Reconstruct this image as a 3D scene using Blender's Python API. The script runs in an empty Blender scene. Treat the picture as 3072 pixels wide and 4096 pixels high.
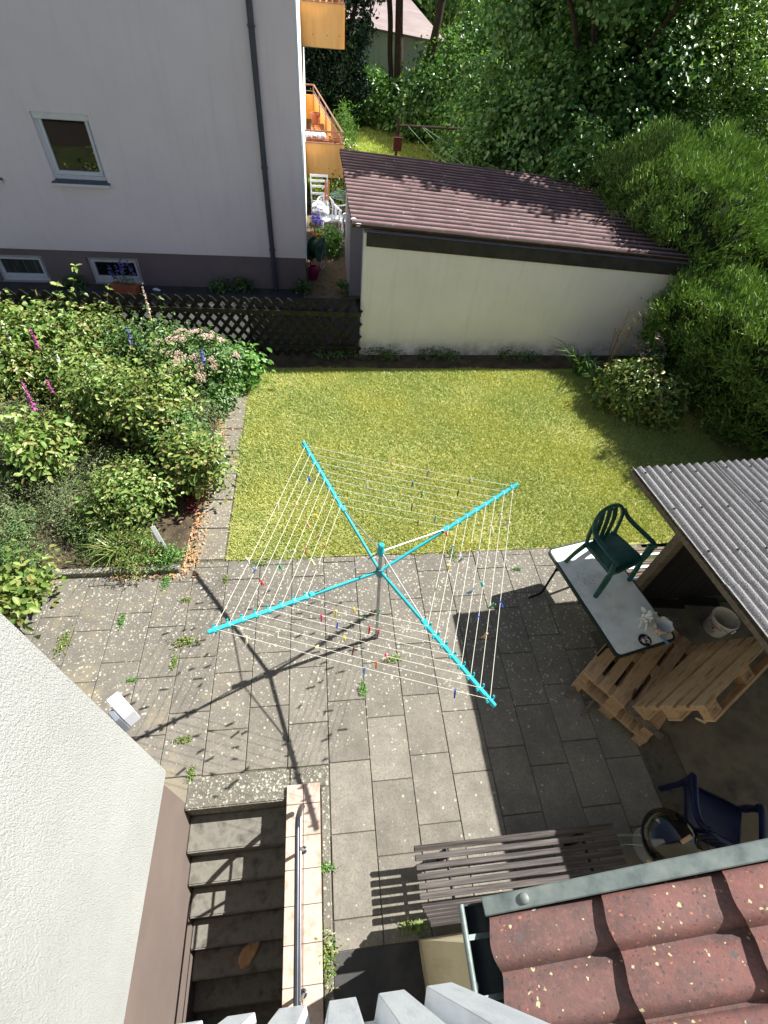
import bpy, bmesh, math, random
import numpy as np
from mathutils import Vector, Matrix, Euler
random.seed(7); rng = np.random.default_rng(7)
PI = math.pi; R = math.radians
scene = bpy.context.scene
col = scene.collection
# ------------------------------------------------------------------ camera
cam = bpy.data.cameras.new('camera'); camo = bpy.data.objects.new('camera', cam); col.objects.link(camo)
cam.sensor_fit = 'VERTICAL'; cam.sensor_height = 36.0; cam.lens = 1950/4096*36.0
cam.clip_start = 0.02; cam.clip_end = 1000
rt = Vector((0.99195022, -0.10284735, 0.07387275)); dn = Vector((-0.02991820, -0.75721669, -0.65247819)); fw = Vector((0.12304333, 0.64501575, -0.75419827))
M = Matrix((rt, -dn, -fw)).transposed().to_4x4(); M.translation = (0, 0, 5.3)
camo.matrix_world = M; scene.camera = camo
# ------------------------------------------------------------------ sky, sun, exposure
SUN = Vector((1.159, 0.368, 1.375)).normalized()
world = bpy.data.worlds.new('World'); scene.world = world; world.use_nodes = True
wn = world.node_tree; bg = wn.nodes['Background']
sky = wn.nodes.new('ShaderNodeTexSky'); sky.sky_type = 'NISHITA'; sky.sun_disc = False
sky.sun_elevation = math.asin(SUN.z); sky.sun_rotation = math.atan2(SUN.x, SUN.y)
sky.air_density = 1.0; sky.dust_density = 1.0
wn.links.new(sky.outputs[0], bg.inputs[0]); bg.inputs[1].default_value = 0.047
sl = bpy.data.lights.new('sun', 'SUN'); sl.energy = 5.0; sl.angle = R(0.53); sl.color = (1.0, 0.985, 0.95)
so = bpy.data.objects.new('sun', sl); col.objects.link(so); so.rotation_euler = SUN.to_track_quat('Z', 'Y').to_euler()
so.location = SUN*40
vs = scene.view_settings; vs.view_transform = 'Standard'; vs.look = 'None'; vs.gamma = 1.0; vs.exposure = 1.0; vs.use_curve_mapping = False
scene.render.engine = 'CYCLES'
scene.cycles.max_bounces = 8; scene.cycles.transparent_max_bounces = 8

# ------------------------------------------------------------------ helpers
def s(r, g, b):
    f = lambda c: ((c/255+0.055)/1.055)**2.4 if c/255 > 0.04045 else c/255/12.92
    return (f(r), f(g), f(b), 1)
class MB:
    def __init__(self): self.v = []; self.f = []
    def add(self, vs, fs):
        o = len(self.v); self.v += [tuple(p) for p in vs]; self.f += [tuple(i+o for i in q) for q in fs]; return self
    def box(self, c, d, rot=None):
        x, y, z = d[0]/2, d[1]/2, d[2]/2
        P = [Vector(p) for p in ((-x,-y,-z),(x,-y,-z),(x,y,-z),(-x,y,-z),(-x,-y,z),(x,-y,z),(x,y,z),(-x,y,z))]
        if rot is not None: P = [rot @ p for p in P]
        c = Vector(c)
        return self.add([p+c for p in P], [(0,3,2,1),(4,5,6,7),(0,1,5,4),(1,2,6,5),(2,3,7,6),(3,0,4,7)])
    def b(self, x0, x1, y0, y1, z0, z1): return self.box(((x0+x1)/2,(y0+y1)/2,(z0+z1)/2),(x1-x0,y1-y0,z1-z0))
    def beam(self, a, b, w, h, up=(0,0,1)):
        a = Vector(a); b = Vector(b); d = b-a; L = d.length; x = d.normalized(); u = Vector(up)
        y = u.cross(x)
        if y.length < 1e-4: y = Vector((1,0,0)).cross(x)
        y.normalize(); z = x.cross(y)
        return self.box((a+b)/2, (L, w, h), Matrix((x, y, z)).transposed())
    def tube(self, pts, r, n=8, cap=True):
        pts = [Vector(p) for p in pts]; m = len(pts); rs = r if isinstance(r, (list, tuple)) else [r]*m
        V = []; F = []; prev = None
        for i, p in enumerate(pts):
            t = (pts[min(i+1, m-1)]-pts[max(i-1, 0)]).normalized()
            if prev is None:
                u = Vector((0,0,1)).cross(t)
                if u.length < 1e-3: u = Vector((1,0,0)).cross(t)
            else: u = prev - t*prev.dot(t)
            u.normalize(); prev = u; w = t.cross(u)
            for k in range(n):
                a = 2*PI*k/n; V.append(p+(u*math.cos(a)+w*math.sin(a))*rs[i])
        for i in range(m-1):
            for k in range(n):
                F.append((i*n+k, i*n+(k+1)%n, (i+1)*n+(k+1)%n, (i+1)*n+k))
        if cap: F.append(tuple(range(n))[::-1]); F.append(tuple((m-1)*n+k for k in range(n)))
        return self.add(V, F)
    def lathe(self, prof, n=24, c=(0,0,0), capb=True, capt=False):
        c = Vector(c); V = []; F = []
        for (r, z) in prof:
            for k in range(n): a = 2*PI*k/n; V.append(c+Vector((r*math.cos(a), r*math.sin(a), z)))
        for i in range(len(prof)-1):
            for k in range(n): F.append((i*n+k, i*n+(k+1)%n, (i+1)*n+(k+1)%n, (i+1)*n+k))
        if capb: F.append(tuple(range(n))[::-1])
        if capt: F.append(tuple((len(prof)-1)*n+k for k in range(n)))
        return self.add(V, F)
    def prism(self, poly, y0, y1, axis='y'):
        n = len(poly)
        if axis == 'y': V = [(p[0], y0, p[1]) for p in poly]+[(p[0], y1, p[1]) for p in poly]
        elif axis == 'x': V = [(y0, p[0], p[1]) for p in poly]+[(y1, p[0], p[1]) for p in poly]
        else: V = [(p[0], p[1], y0) for p in poly]+[(p[0], p[1], y1) for p in poly]
        F = [tuple(range(n)), tuple(range(2*n-1, n-1, -1))]+[(i, i+n, (i+1)%n+n, (i+1)%n) for i in range(n)]
        return self.add(V, F)
    def ball(self, c, r, seg=10, rings=7, rot=None):
        c = Vector(c); r = r if isinstance(r, (tuple, list)) else (r, r, r); V = []; F = []
        for i in range(rings+1):
            t = PI*i/rings
            for k in range(seg):
                a = 2*PI*k/seg; p = Vector((r[0]*math.sin(t)*math.cos(a), r[1]*math.sin(t)*math.sin(a), r[2]*math.cos(t)))
                if rot: p = rot @ p
                V.append(c+p)
        for i in range(rings):
            for k in range(seg): F.append((i*seg+k, (i+1)*seg+k, (i+1)*seg+(k+1)%seg, i*seg+(k+1)%seg))
        return self.add(V, F)
    def mesh(self, name, bevel=0, smooth=False, merge=False, seg=1):
        me = bpy.data.meshes.new(name); me.from_pydata(self.v, [], self.f)
        bm = bmesh.new(); bm.from_mesh(me)
        if merge: bmesh.ops.remove_doubles(bm, verts=bm.verts, dist=1e-5)
        bmesh.ops.recalc_face_normals(bm, faces=bm.faces)
        if bevel:
            bmesh.ops.bevel(bm, geom=[e for e in bm.edges if len(e.link_faces) == 2 and e.calc_face_angle() > 0.6], offset=bevel, segments=seg, affect='EDGES', clamp_overlap=True)
        bm.to_mesh(me); bm.free()
        if smooth:
            me.shade_smooth() if hasattr(me, 'shade_smooth') else [setattr(p, 'use_smooth', True) for p in me.polygons]
            try: me.set_sharp_from_angle(angle=R(40))
            except Exception: pass
        return me
    def build(self, name, mat, parent=None, bevel=0, smooth=False, merge=False, seg=1):
        return link(name, self.mesh(name, bevel, smooth, merge, seg), mat, parent)
def link(name, me, mat=None, parent=None, loc=None, rot=None):
    o = bpy.data.objects.new(name, me); col.objects.link(o)
    if mat is not None and me is not None and len(me.materials) == 0: me.materials.append(mat)
    if parent is not None: o.parent = parent
    if loc is not None: o.location = loc
    if rot is not None: o.rotation_euler = rot
    return o
def tag(o, label=None, cat=None, group=None, kind=None):
    if label: o['label'] = label
    if cat: o['category'] = cat
    if group: o['group'] = group
    if kind: o['kind'] = kind
    return o
def thing(name, label, cat, loc=(0,0,0), rz=0, group=None):
    o = bpy.data.objects.new(name, None); o.empty_display_size = 0.1; col.objects.link(o)
    o.location = loc; o.rotation_euler = (0, 0, rz)
    return tag(o, label, cat, group)
def copy_tree(o, parent=None):
    c = o.copy(); col.objects.link(c); c.parent = parent
    for ch in list(o.children): copy_tree(ch, c)
    return c
def structure(name, mb, mat, parent=None, **k):
    o = mb.build(name, mat, parent, **k)
    if parent is None: o['kind'] = 'structure'
    return o

def smooth_path(pts, n=5):
    P = [Vector(p) for p in pts]; out = []
    for i in range(len(P)-1):
        p0, p1, p2, p3 = P[max(i-1,0)], P[i], P[i+1], P[min(i+2, len(P)-1)]
        for k in range(n):
            t = k/n; out.append(0.5*((2*p1)+(p2-p0)*t+(2*p0-5*p1+4*p2-p3)*t*t+(-p0+3*p1-3*p2+p3)*t**3))
    out.append(P[-1]); return out
# ------------------------------------------------------------------ materials
MATS = {}
def newmat(name):
    m = bpy.data.materials.new(name); m.use_nodes = True; nt = m.node_tree
    return m, nt, nt.nodes['Principled BSDF']
def N(nt, t, **k):
    n = nt.nodes.new(t)
    for a, v in k.items():
        if a.startswith('i_'):
            key = a[2:]; n.inputs[int(key) if key.isdigit() else key].default_value = v
        else: setattr(n, a, v)
    return n
def coords(nt, space): 
    if space == 'world': return N(nt, 'ShaderNodeNewGeometry').outputs['Position']
    return N(nt, 'ShaderNodeTexCoord').outputs['Object']
def noise(nt, vec, scale, detail=4, rough=0.6):
    n = N(nt, 'ShaderNodeTexNoise'); n.inputs['Scale'].default_value = scale; n.inputs['Detail'].default_value = detail; n.inputs['Roughness'].default_value = rough
    nt.links.new(vec, n.inputs['Vector']); return n.outputs['Fac']
def ramp(nt, fac, stops):
    r = N(nt, 'ShaderNodeValToRGB'); e = r.color_ramp.elements
    while len(e) < len(stops): e.new(0.5)
    for i, (p, c) in enumerate(stops): e[i].position = p; e[i].color = c if len(c) == 4 else (*c, 1)
    nt.links.new(fac, r.inputs[0]); return r.outputs[0]
def mix(nt, fac, a, b, mode='MIX'):
    m = N(nt, 'ShaderNodeMix', data_type='RGBA', blend_type=mode)
    for sock, v in ((m.inputs[0], fac), (m.inputs[6], a), (m.inputs[7], b)):
        if hasattr(v, 'links'): nt.links.new(v, sock)
        else: sock.default_value = v
    return m.outputs[2]
def math_(nt, op, a, b=0.0):
    m = N(nt, 'ShaderNodeMath', operation=op)
    for i, v in enumerate((a, b)):
        if hasattr(v, 'links'): nt.links.new(v, m.inputs[i])
        else: m.inputs[i].default_value = v
    return m.outputs[0]
def bump(nt, bsdf, h, strength, dist=0.01):
    b = N(nt, 'ShaderNodeBump'); b.inputs['Strength'].default_value = strength; b.inputs['Distance'].default_value = dist
    nt.links.new(h, b.inputs['Height']); nt.links.new(b.outputs[0], bsdf.inputs['Normal'])
def surf(name, c1, c2, scale=6, rough=0.8, bscale=60, bstr=0.2, bdist=0.005, metal=0, spec=0.4, space='object', c3=None, detail=5, var=0.0, stretch=None):
    m, nt, b = newmat(name); vec = coords(nt, space)
    if stretch:
        mp = N(nt, 'ShaderNodeMapping'); mp.inputs['Scale'].default_value = stretch; nt.links.new(vec, mp.inputs[0]); vec = mp.outputs[0]
    f = noise(nt, vec, scale, detail)
    stops = [(0.35, c1), (0.65, c2)] if c3 is None else [(0.3, c1), (0.5, c2), (0.7, c3)]
    c = ramp(nt, f, stops)
    if var:
        oi = N(nt, 'ShaderNodeObjectInfo'); k = math_(nt, 'MULTIPLY_ADD', oi.outputs['Random'], var*2); nt.nodes[-1].inputs[2].default_value = 1-var
        g = N(nt, 'ShaderNodeCombineColor'); [nt.links.new(k, g.inputs[i]) for i in range(3)]
        c = mix(nt, 1.0, c, g.outputs[0], 'MULTIPLY')
    nt.links.new(c, b.inputs['Base Color']); b.inputs['Roughness'].default_value = rough; b.inputs['Metallic'].default_value = metal; b.inputs['Specular IOR Level'].default_value = spec
    if bstr: bump(nt, b, noise(nt, vec, bscale, 6), bstr, bdist)
    MATS[name] = m; return m
def leafmat(name, cols, trans=0.3, rough=0.45, big=None, spec=0.35):
    m, nt, b = newmat(name); g = N(nt, 'ShaderNodeNewGeometry')
    n = len(cols); c = ramp(nt, g.outputs['Random Per Island'], [((i+0.5)/n, cc) for i, cc in enumerate(cols)])
    if big:
        f = noise(nt, g.outputs['Position'], big[0], 3); c = mix(nt, ramp(nt, f, [(0.42, (0,0,0,1)), (0.62, (1,1,1,1))]), c, big[1], 'MIX') if len(big) == 2 else c
    nt.links.new(c, b.inputs['Base Color']); b.inputs['Roughness'].default_value = rough; b.inputs['Specular IOR Level'].default_value = spec
    t = N(nt, 'ShaderNodeBsdfTranslucent'); tc = mix(nt, 1.0, c, (1.25, 1.3, 0.55, 1), 'MULTIPLY'); nt.links.new(tc, t.inputs[0])
    ms = N(nt, 'ShaderNodeMixShader'); ms.inputs[0].default_value = trans
    nt.links.new(b.outputs[0], ms.inputs[1]); nt.links.new(t.outputs[0], ms.inputs[2]); nt.links.new(ms.outputs[0], nt.nodes['Material Output'].inputs[0])
    MATS[name] = m; return m

W = (1, 1, 1, 1); K = (0, 0, 0, 1)
# paving slab: dark weathered aggregate with pale lichen dots, thicker towards the lawn, and sandy patches
def slab_mat(name, base, light, lichen_amt, sandy=True, fy=(1.2, 2.9)):
    m, nt, b = newmat(name); pos = coords(nt, 'world')
    grain = noise(nt, pos, 140, 3, 0.8); big = noise(nt, pos, 1.6, 5, 0.65); mid = noise(nt, pos, 9, 5, 0.7)
    c = mix(nt, grain, tuple(x*0.62 for x in base[:3])+(1,), tuple(x*1.42 for x in base[:3])+(1,))
    c = mix(nt, ramp(nt, mid, [(0.38, K), (0.72, (0.55,)*3+(1,))]), c, light)
    c = mix(nt, ramp(nt, noise(nt, pos, 48, 4, 0.75), [(0.36, (0.6,)*3+(1,)), (0.52, K)]), c, tuple(x*0.55 for x in base[:3])+(1,))
    c = mix(nt, ramp(nt, noise(nt, pos, 2.7, 5, 0.7), [(0.36, (0.5,)*3+(1,)), (0.56, K)]), c, tuple(x*0.6 for x in base[:3])+(1,))
    oi = N(nt, 'ShaderNodeObjectInfo'); k = math_(nt, 'MULTIPLY_ADD', oi.outputs['Random'], 0.22); nt.nodes[-1].inputs[2].default_value = 0.89
    g = N(nt, 'ShaderNodeCombineColor'); [nt.links.new(k, g.inputs[i]) for i in range(3)]
    c = mix(nt, 1.0, c, g.outputs[0], 'MULTIPLY')
    if sandy:
        sq = N(nt, 'ShaderNodeSeparateXYZ'); nt.links.new(pos, sq.inputs[0]); lf = N(nt, 'ShaderNodeMapRange', i_1=-0.9, i_2=-1.7, i_3=0.0, i_4=1.0); nt.links.new(sq.outputs[0], lf.inputs[0])
        c = mix(nt, math_(nt, 'MULTIPLY', lf.outputs[0], ramp(nt, big, [(0.52, K), (0.58, (0.75,)*3+(1,))])), c, s(150, 138, 114))
    # lichen: two scales of voronoi dots, gated by a broad noise and by distance from the traffic line
    sx = N(nt, 'ShaderNodeSeparateXYZ'); nt.links.new(pos, sx.inputs[0])
    far = N(nt, 'ShaderNodeMapRange', i_1=fy[0], i_2=fy[1], i_3=0.0, i_4=1.0); nt.links.new(sx.outputs[1], far.inputs[0])
    c = mix(nt, math_(nt, 'MULTIPLY', far.outputs[0], 0.5), c, tuple(x*0.62 for x in base[:3])+(1,))
    gate = math_(nt, 'MULTIPLY', math_(nt, 'ADD', noise(nt, pos, 2.2, 4, 0.7), 0.35), math_(nt, 'ADD', math_(nt, 'MULTIPLY', far.outputs[0], 0.95), 0.05))
    for sc, th, amt in ((38, 0.52, 1.0), (17, 0.30, 0.85), (75, 0.5, 0.75)):
        v = N(nt, 'ShaderNodeTexVoronoi', feature='F1'); v.inputs['Scale'].default_value = sc; v.inputs['Randomness'].default_value = 1.0
        wv = N(nt, 'ShaderNodeVectorMath', operation='ADD'); nn = N(nt, 'ShaderNodeTexNoise'); nn.inputs['Scale'].default_value = 55; nt.links.new(pos, nn.inputs[0])
        sc2 = N(nt, 'ShaderNodeVectorMath', operation='SCALE'); sc2.inputs['Scale'].default_value = 0.018; nt.links.new(nn.outputs['Color'], sc2.inputs[0])
        nt.links.new(pos, wv.inputs[0]); nt.links.new(sc2.outputs[0], wv.inputs[1]); nt.links.new(wv.outputs[0], v.inputs['Vector'])
        rnd = N(nt, 'ShaderNodeSeparateColor'); nt.links.new(v.outputs['Color'], rnd.inputs[0])
        keep = math_(nt, 'LESS_THAN', rnd.outputs[0], math_(nt, 'MULTIPLY', gate, lichen_amt*(0.75 if sc == 38 else 0.3 if sc == 16 else 0.55)))
        rad = math_(nt, 'MULTIPLY', rnd.outputs[1], th)
        dot = math_(nt, 'MULTIPLY', math_(nt, 'LESS_THAN', v.outputs['Distance'], rad), keep)
        c = mix(nt, math_(nt, 'MULTIPLY', dot, amt*0.66), c, s(192, 189, 172))
    nt.links.new(c, b.inputs['Base Color']); b.inputs['Roughness'].default_value = 0.92; b.inputs['Specular IOR Level'].default_value = 0.25
    bump(nt, b, math_(nt, 'ADD', grain, math_(nt, 'MULTIPLY', mid, 0.6)), 0.35, 0.004)
    MATS[name] = m; return m
slab_m = slab_mat('paving_slab', s(126, 120, 110), s(154, 147, 132), 0.72)
path_m = slab_mat('path_slab', s(138, 130, 116), s(160, 149, 128), 0.9, True, (-6, 6))
kerb_m = slab_mat('kerb_stone', s(118, 113, 102), s(146, 139, 124), 1.5, False, (-4, 2))
joint_m = surf('joint_sand', s(72, 68, 60), s(100, 94, 80), 9, 0.95, 80, 0.4, space='world', c3=s(70, 76, 50))
conc_m = surf('poured_concrete', s(92, 86, 74), s(118, 110, 94), 2.2, 0.9, 90, 0.2, 0.003, space='world', c3=s(80, 76, 66))
step_m = surf('step_concrete', s(98, 95, 88), s(122, 118, 108), 7, 0.92, 120, 0.35, 0.004, space='world', c3=s(82, 79, 72))
asph_m = surf('asphalt', s(50, 50, 52), s(66, 65, 65), 3, 0.9, 160, 0.4, 0.004, space='world', c3=s(82, 80, 77))
soil_m = surf('soil', s(58, 48, 38), s(84, 72, 56), 5, 0.97, 40, 0.8, 0.03, space='world', c3=s(106, 92, 70))
dirt_m = surf('dry_dirt', s(96, 82, 64), s(128, 112, 88), 4, 0.97, 40, 0.7, 0.02, space='world', c3=s(76, 70, 46))
gbase_m = surf('turf_base', s(140, 144, 78), s(164, 158, 96), 2.5, 0.97, 60, 0.7, 0.02, space='world', c3=s(122, 134, 68))
far_m = surf('rough_ground', s(52, 66, 30), s(78, 84, 40), 1.5, 0.97, 20, 0.6, 0.03, space='world')
def plaster(name, c1, c2, bscale, bstr, bdist=0.01, dirt=None, vs=1.2, ridge=False):
    m, nt, b = newmat(name); pos = coords(nt, 'world')
    c = mix(nt, ramp(nt, noise(nt, pos, vs, 6, 0.65), [(0.35, K), (0.7, W)]), c1, c2)
    if dirt:
        mp = N(nt, 'ShaderNodeMapping'); mp.inputs['Scale'].default_value = (6, 6, 0.5); nt.links.new(pos, mp.inputs[0])
        st = ramp(nt, noise(nt, mp.outputs[0], 1.3, 6, 0.7), [(0.52, K), (0.8, W)]); c = mix(nt, math_(nt, 'MULTIPLY', st, dirt[1]), c, dirt[0])
        sx = N(nt, 'ShaderNodeSeparateXYZ'); nt.links.new(pos, sx.inputs[0])
        lo = N(nt, 'ShaderNodeMapRange', i_1=0.38, i_2=0.0, i_3=0.0, i_4=1.0); nt.links.new(sx.outputs[2], lo.inputs[0])
        sp = math_(nt, 'MULTIPLY', lo.outputs[0], ramp(nt, noise(nt, pos, 5, 6, 0.7), [(0.4, K), (0.62, W)])); c = mix(nt, math_(nt, 'MULTIPLY', sp, 0.7), c, s(116, 112, 84))
    nt.links.new(c, b.inputs['Base Color']); b.inputs['Roughness'].default_value = 0.95; b.inputs['Specular IOR Level'].default_value = 0.2
    v = pos
    if ridge:
        mp = N(nt, 'ShaderNodeMapping'); mp.inputs['Scale'].default_value = (1, 1.5, 0.55); mp.inputs['Rotation'].default_value = (0.5, 0, 0); nt.links.new(pos, mp.inputs[0]); v = mp.outputs[0]
    bump(nt, b, noise(nt, v, bscale, 4, 0.6), bstr, bdist); MATS[name] = m; return m
wing_m = plaster('rough_white_plaster', s(194, 194, 189), s(181, 182, 177), 105, 1.0, 0.016, ridge=True)
plinth_m = plaster('taupe_plaster', s(114, 101, 94), s(126, 112, 104), 90, 0.25, 0.004)
house_m = plaster('pale_lilac_render', s(243, 230, 235), s(248, 237, 241), 110, 0.35, 0.006, dirt=(s(210, 199, 202), 0.35), vs=0.7)
houseside_m = plaster('white_render', s(238, 238, 238), s(230, 231, 232), 110, 0.3, 0.006)
hplinth_m = plaster('dark_plinth_render', s(124, 112, 116), s(138, 126, 128), 110, 0.3, 0.005)
gwall_m = plaster('garage_render', s(244, 234, 236), s(234, 225, 227), 60, 0.35, 0.008, dirt=(s(190, 182, 170), 0.3), vs=0.9)
cream_m = plaster('cream_render', s(214, 204, 172), s(200, 188, 154), 50, 0.6, 0.01, dirt=(s(120, 112, 92), 0.5))
greywall_m = plaster('grey_lilac_render', s(168, 160, 164), s(176, 168, 172), 80, 0.2, 0.004)
farwall_m = plaster('stained_grey_render', s(232, 226, 220), s(214, 208, 202), 20, 0.3, 0.01, dirt=(s(110, 112, 96), 0.8), vs=0.6)
# more materials
def simple(name, c, rough=0.5, metal=0, spec=0.5, var=0.12, scale=8, bstr=0.05):
    return surf(name, tuple(x*(1-var) for x in c[:3])+(1,), tuple(min(1, x*(1+var)) for x in c[:3])+(1,), scale, rough, 60, bstr, 0.002, metal, spec)
teal_m = simple('turquoise_plastic', s(44, 172, 180), 0.45)
tealgrey_m = simple('grey_teal_plastic', s(70, 140, 146), 0.45)
alu_m = simple('aluminium_tube', s(176, 178, 180), 0.42, 0.55)
line_m = simple('clothes_line', s(232, 230, 214), 0.7, var=0.04)
zinc_m = surf('weathered_zinc', s(96, 106, 104), s(122, 132, 128), 14, 0.55, 40, 0.1, 0.002, 0.35, c3=s(140, 146, 140))
zincin_m = surf('dark_gutter_zinc', s(36, 44, 46), s(60, 68, 68), 6, 0.5, 40, 0.2, 0.002, 0.3)  # darker zinc tone for the gutter trough
steel_m = simple('painted_steel_rail', s(70, 72, 78), 0.3, 0.6)
downpipe_m = simple('grey_painted_pipe', s(72, 76, 86), 0.45)
white_m = simple('white_plastic', s(232, 234, 238), 0.4, var=0.04)
whiteframe_m = simple('white_window_frame', s(226, 230, 238), 0.35, var=0.04)
glass_m, nt, b = newmat('window_glass'); b.inputs['Base Color'].default_value = s(14, 17, 19); b.inputs['Roughness'].default_value = 0.03; b.inputs['Specular IOR Level'].default_value = 1.0; b.inputs['Coat Weight'].default_value = 0.6; b.inputs['Coat Roughness'].default_value = 0.02
def curtain():
    m, nt, b = newmat('net_curtain_glass'); pos = coords(nt, 'world'); mp = N(nt, 'ShaderNodeMapping'); mp.inputs['Scale'].default_value = (22, 1, 1.2); nt.links.new(pos, mp.inputs[0])
    nt.links.new(ramp(nt, noise(nt, mp.outputs[0], 1.2, 3), [(0.35, s(52, 58, 58)), (0.65, s(92, 96, 94))]), b.inputs['Base Color']); b.inputs['Roughness'].default_value = 0.12; return m
curtain_m = curtain()
sill_m = simple('dark_slate_sill', s(84, 86, 96), 0.5)
fence_m = surf('dark_stained_wood', s(28, 25, 22), s(42, 38, 32), 10, 0.85, 40, 0.3, 0.003, c3=s(56, 52, 42), stretch=(1, 1, 4))
fencetop_m = surf('mossy_rail_wood', s(36, 33, 27), s(54, 50, 38), 14, 0.9, 40, 0.4, 0.003, c3=s(72, 70, 44))
iron_m = simple('black_iron', s(26, 26, 28), 0.5, 0.5)
def yellow_panel():
    m, nt, b = newmat('yellow_balcony_panel'); pos = coords(nt, 'world')
    mp = N(nt, 'ShaderNodeMapping'); mp.inputs['Scale'].default_value = (4, 4, 0.7); nt.links.new(pos, mp.inputs[0])
    c = ramp(nt, noise(nt, mp.outputs[0], 2.0, 5), [(0.3, s(244, 200, 120)), (0.7, s(252, 216, 146))])
    nt.links.new(c, b.inputs['Base Color']); b.inputs['Roughness'].default_value = 0.6
    t = N(nt, 'ShaderNodeBsdfTranslucent'); nt.links.new(c, t.inputs[0]); ms = N(nt, 'ShaderNodeMixShader'); ms.inputs[0].default_value = 0.5
    nt.links.new(b.outputs[0], ms.inputs[1]); nt.links.new(t.outputs[0], ms.inputs[2]); nt.links.new(ms.outputs[0], nt.nodes['Material Output'].inputs[0]); return m
yellow_m = yellow_panel()
rust_m = simple('reddish_rail_paint', s(168, 124, 104), 0.6)
orangewood_m = surf('orange_wood', s(150, 88, 44), s(188, 122, 70), 7, 0.7, 40, 0.2, stretch=(1, 1, 0.3))
pink_m, nt, b = newmat('faded_red_corrugated'); pos = coords(nt, 'object')
c = mix(nt, ramp(nt, noise(nt, pos, 2.3, 6, 0.7), [(0.35, K), (0.68, W)]), s(140, 108, 106), s(184, 150, 146))
c = mix(nt, ramp(nt, noise(nt, pos, 34, 5, 0.8), [(0.55, K), (0.75, (0.5,)*3+(1,))]), c, s(96, 76, 74))
v = N(nt, 'ShaderNodeTexVoronoi'); v.inputs['Scale'].default_value = 5; nt.links.new(pos, v.inputs['Vector']); c = mix(nt, math_(nt, 'LESS_THAN', v.outputs['Distance'], 0.10), c, s(206, 198, 190))
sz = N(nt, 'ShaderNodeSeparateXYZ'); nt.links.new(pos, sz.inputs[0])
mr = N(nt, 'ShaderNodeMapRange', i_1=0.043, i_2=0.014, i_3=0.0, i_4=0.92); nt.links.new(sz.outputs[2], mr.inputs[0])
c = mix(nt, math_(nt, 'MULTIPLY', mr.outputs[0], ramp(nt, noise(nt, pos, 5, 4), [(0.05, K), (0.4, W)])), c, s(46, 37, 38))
nt.links.new(c, b.inputs['Base Color']); b.inputs['Roughness'].default_value = 0.9; bump(nt, b, noise(nt, pos, 60, 4), 0.3, 0.005)
fascia_m = surf('black_bitumen_fascia', s(44, 40, 40), s(56, 52, 50), 4, 0.8, 40, 0.2, 0.004, c3=s(66, 62, 60))
canopy_m, nt, b = newmat('granulated_grey_corrugated'); pos = coords(nt, 'object')
c = ramp(nt, noise(nt, pos, 160, 3, 0.9), [(0.38, s(70, 67, 67)), (0.5, s(140, 137, 135)), (0.62, s(212, 210, 208))])
c = mix(nt, ramp(nt, noise(nt, pos, 1.5, 4), [(0.4, K), (0.75, (0.5,)*3+(1,))]), c, s(120, 112, 108))
nt.links.new(c, b.inputs['Base Color']); b.inputs['Roughness'].default_value = 0.7; bump(nt, b, noise(nt, pos, 160, 3), 0.5, 0.004)
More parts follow.
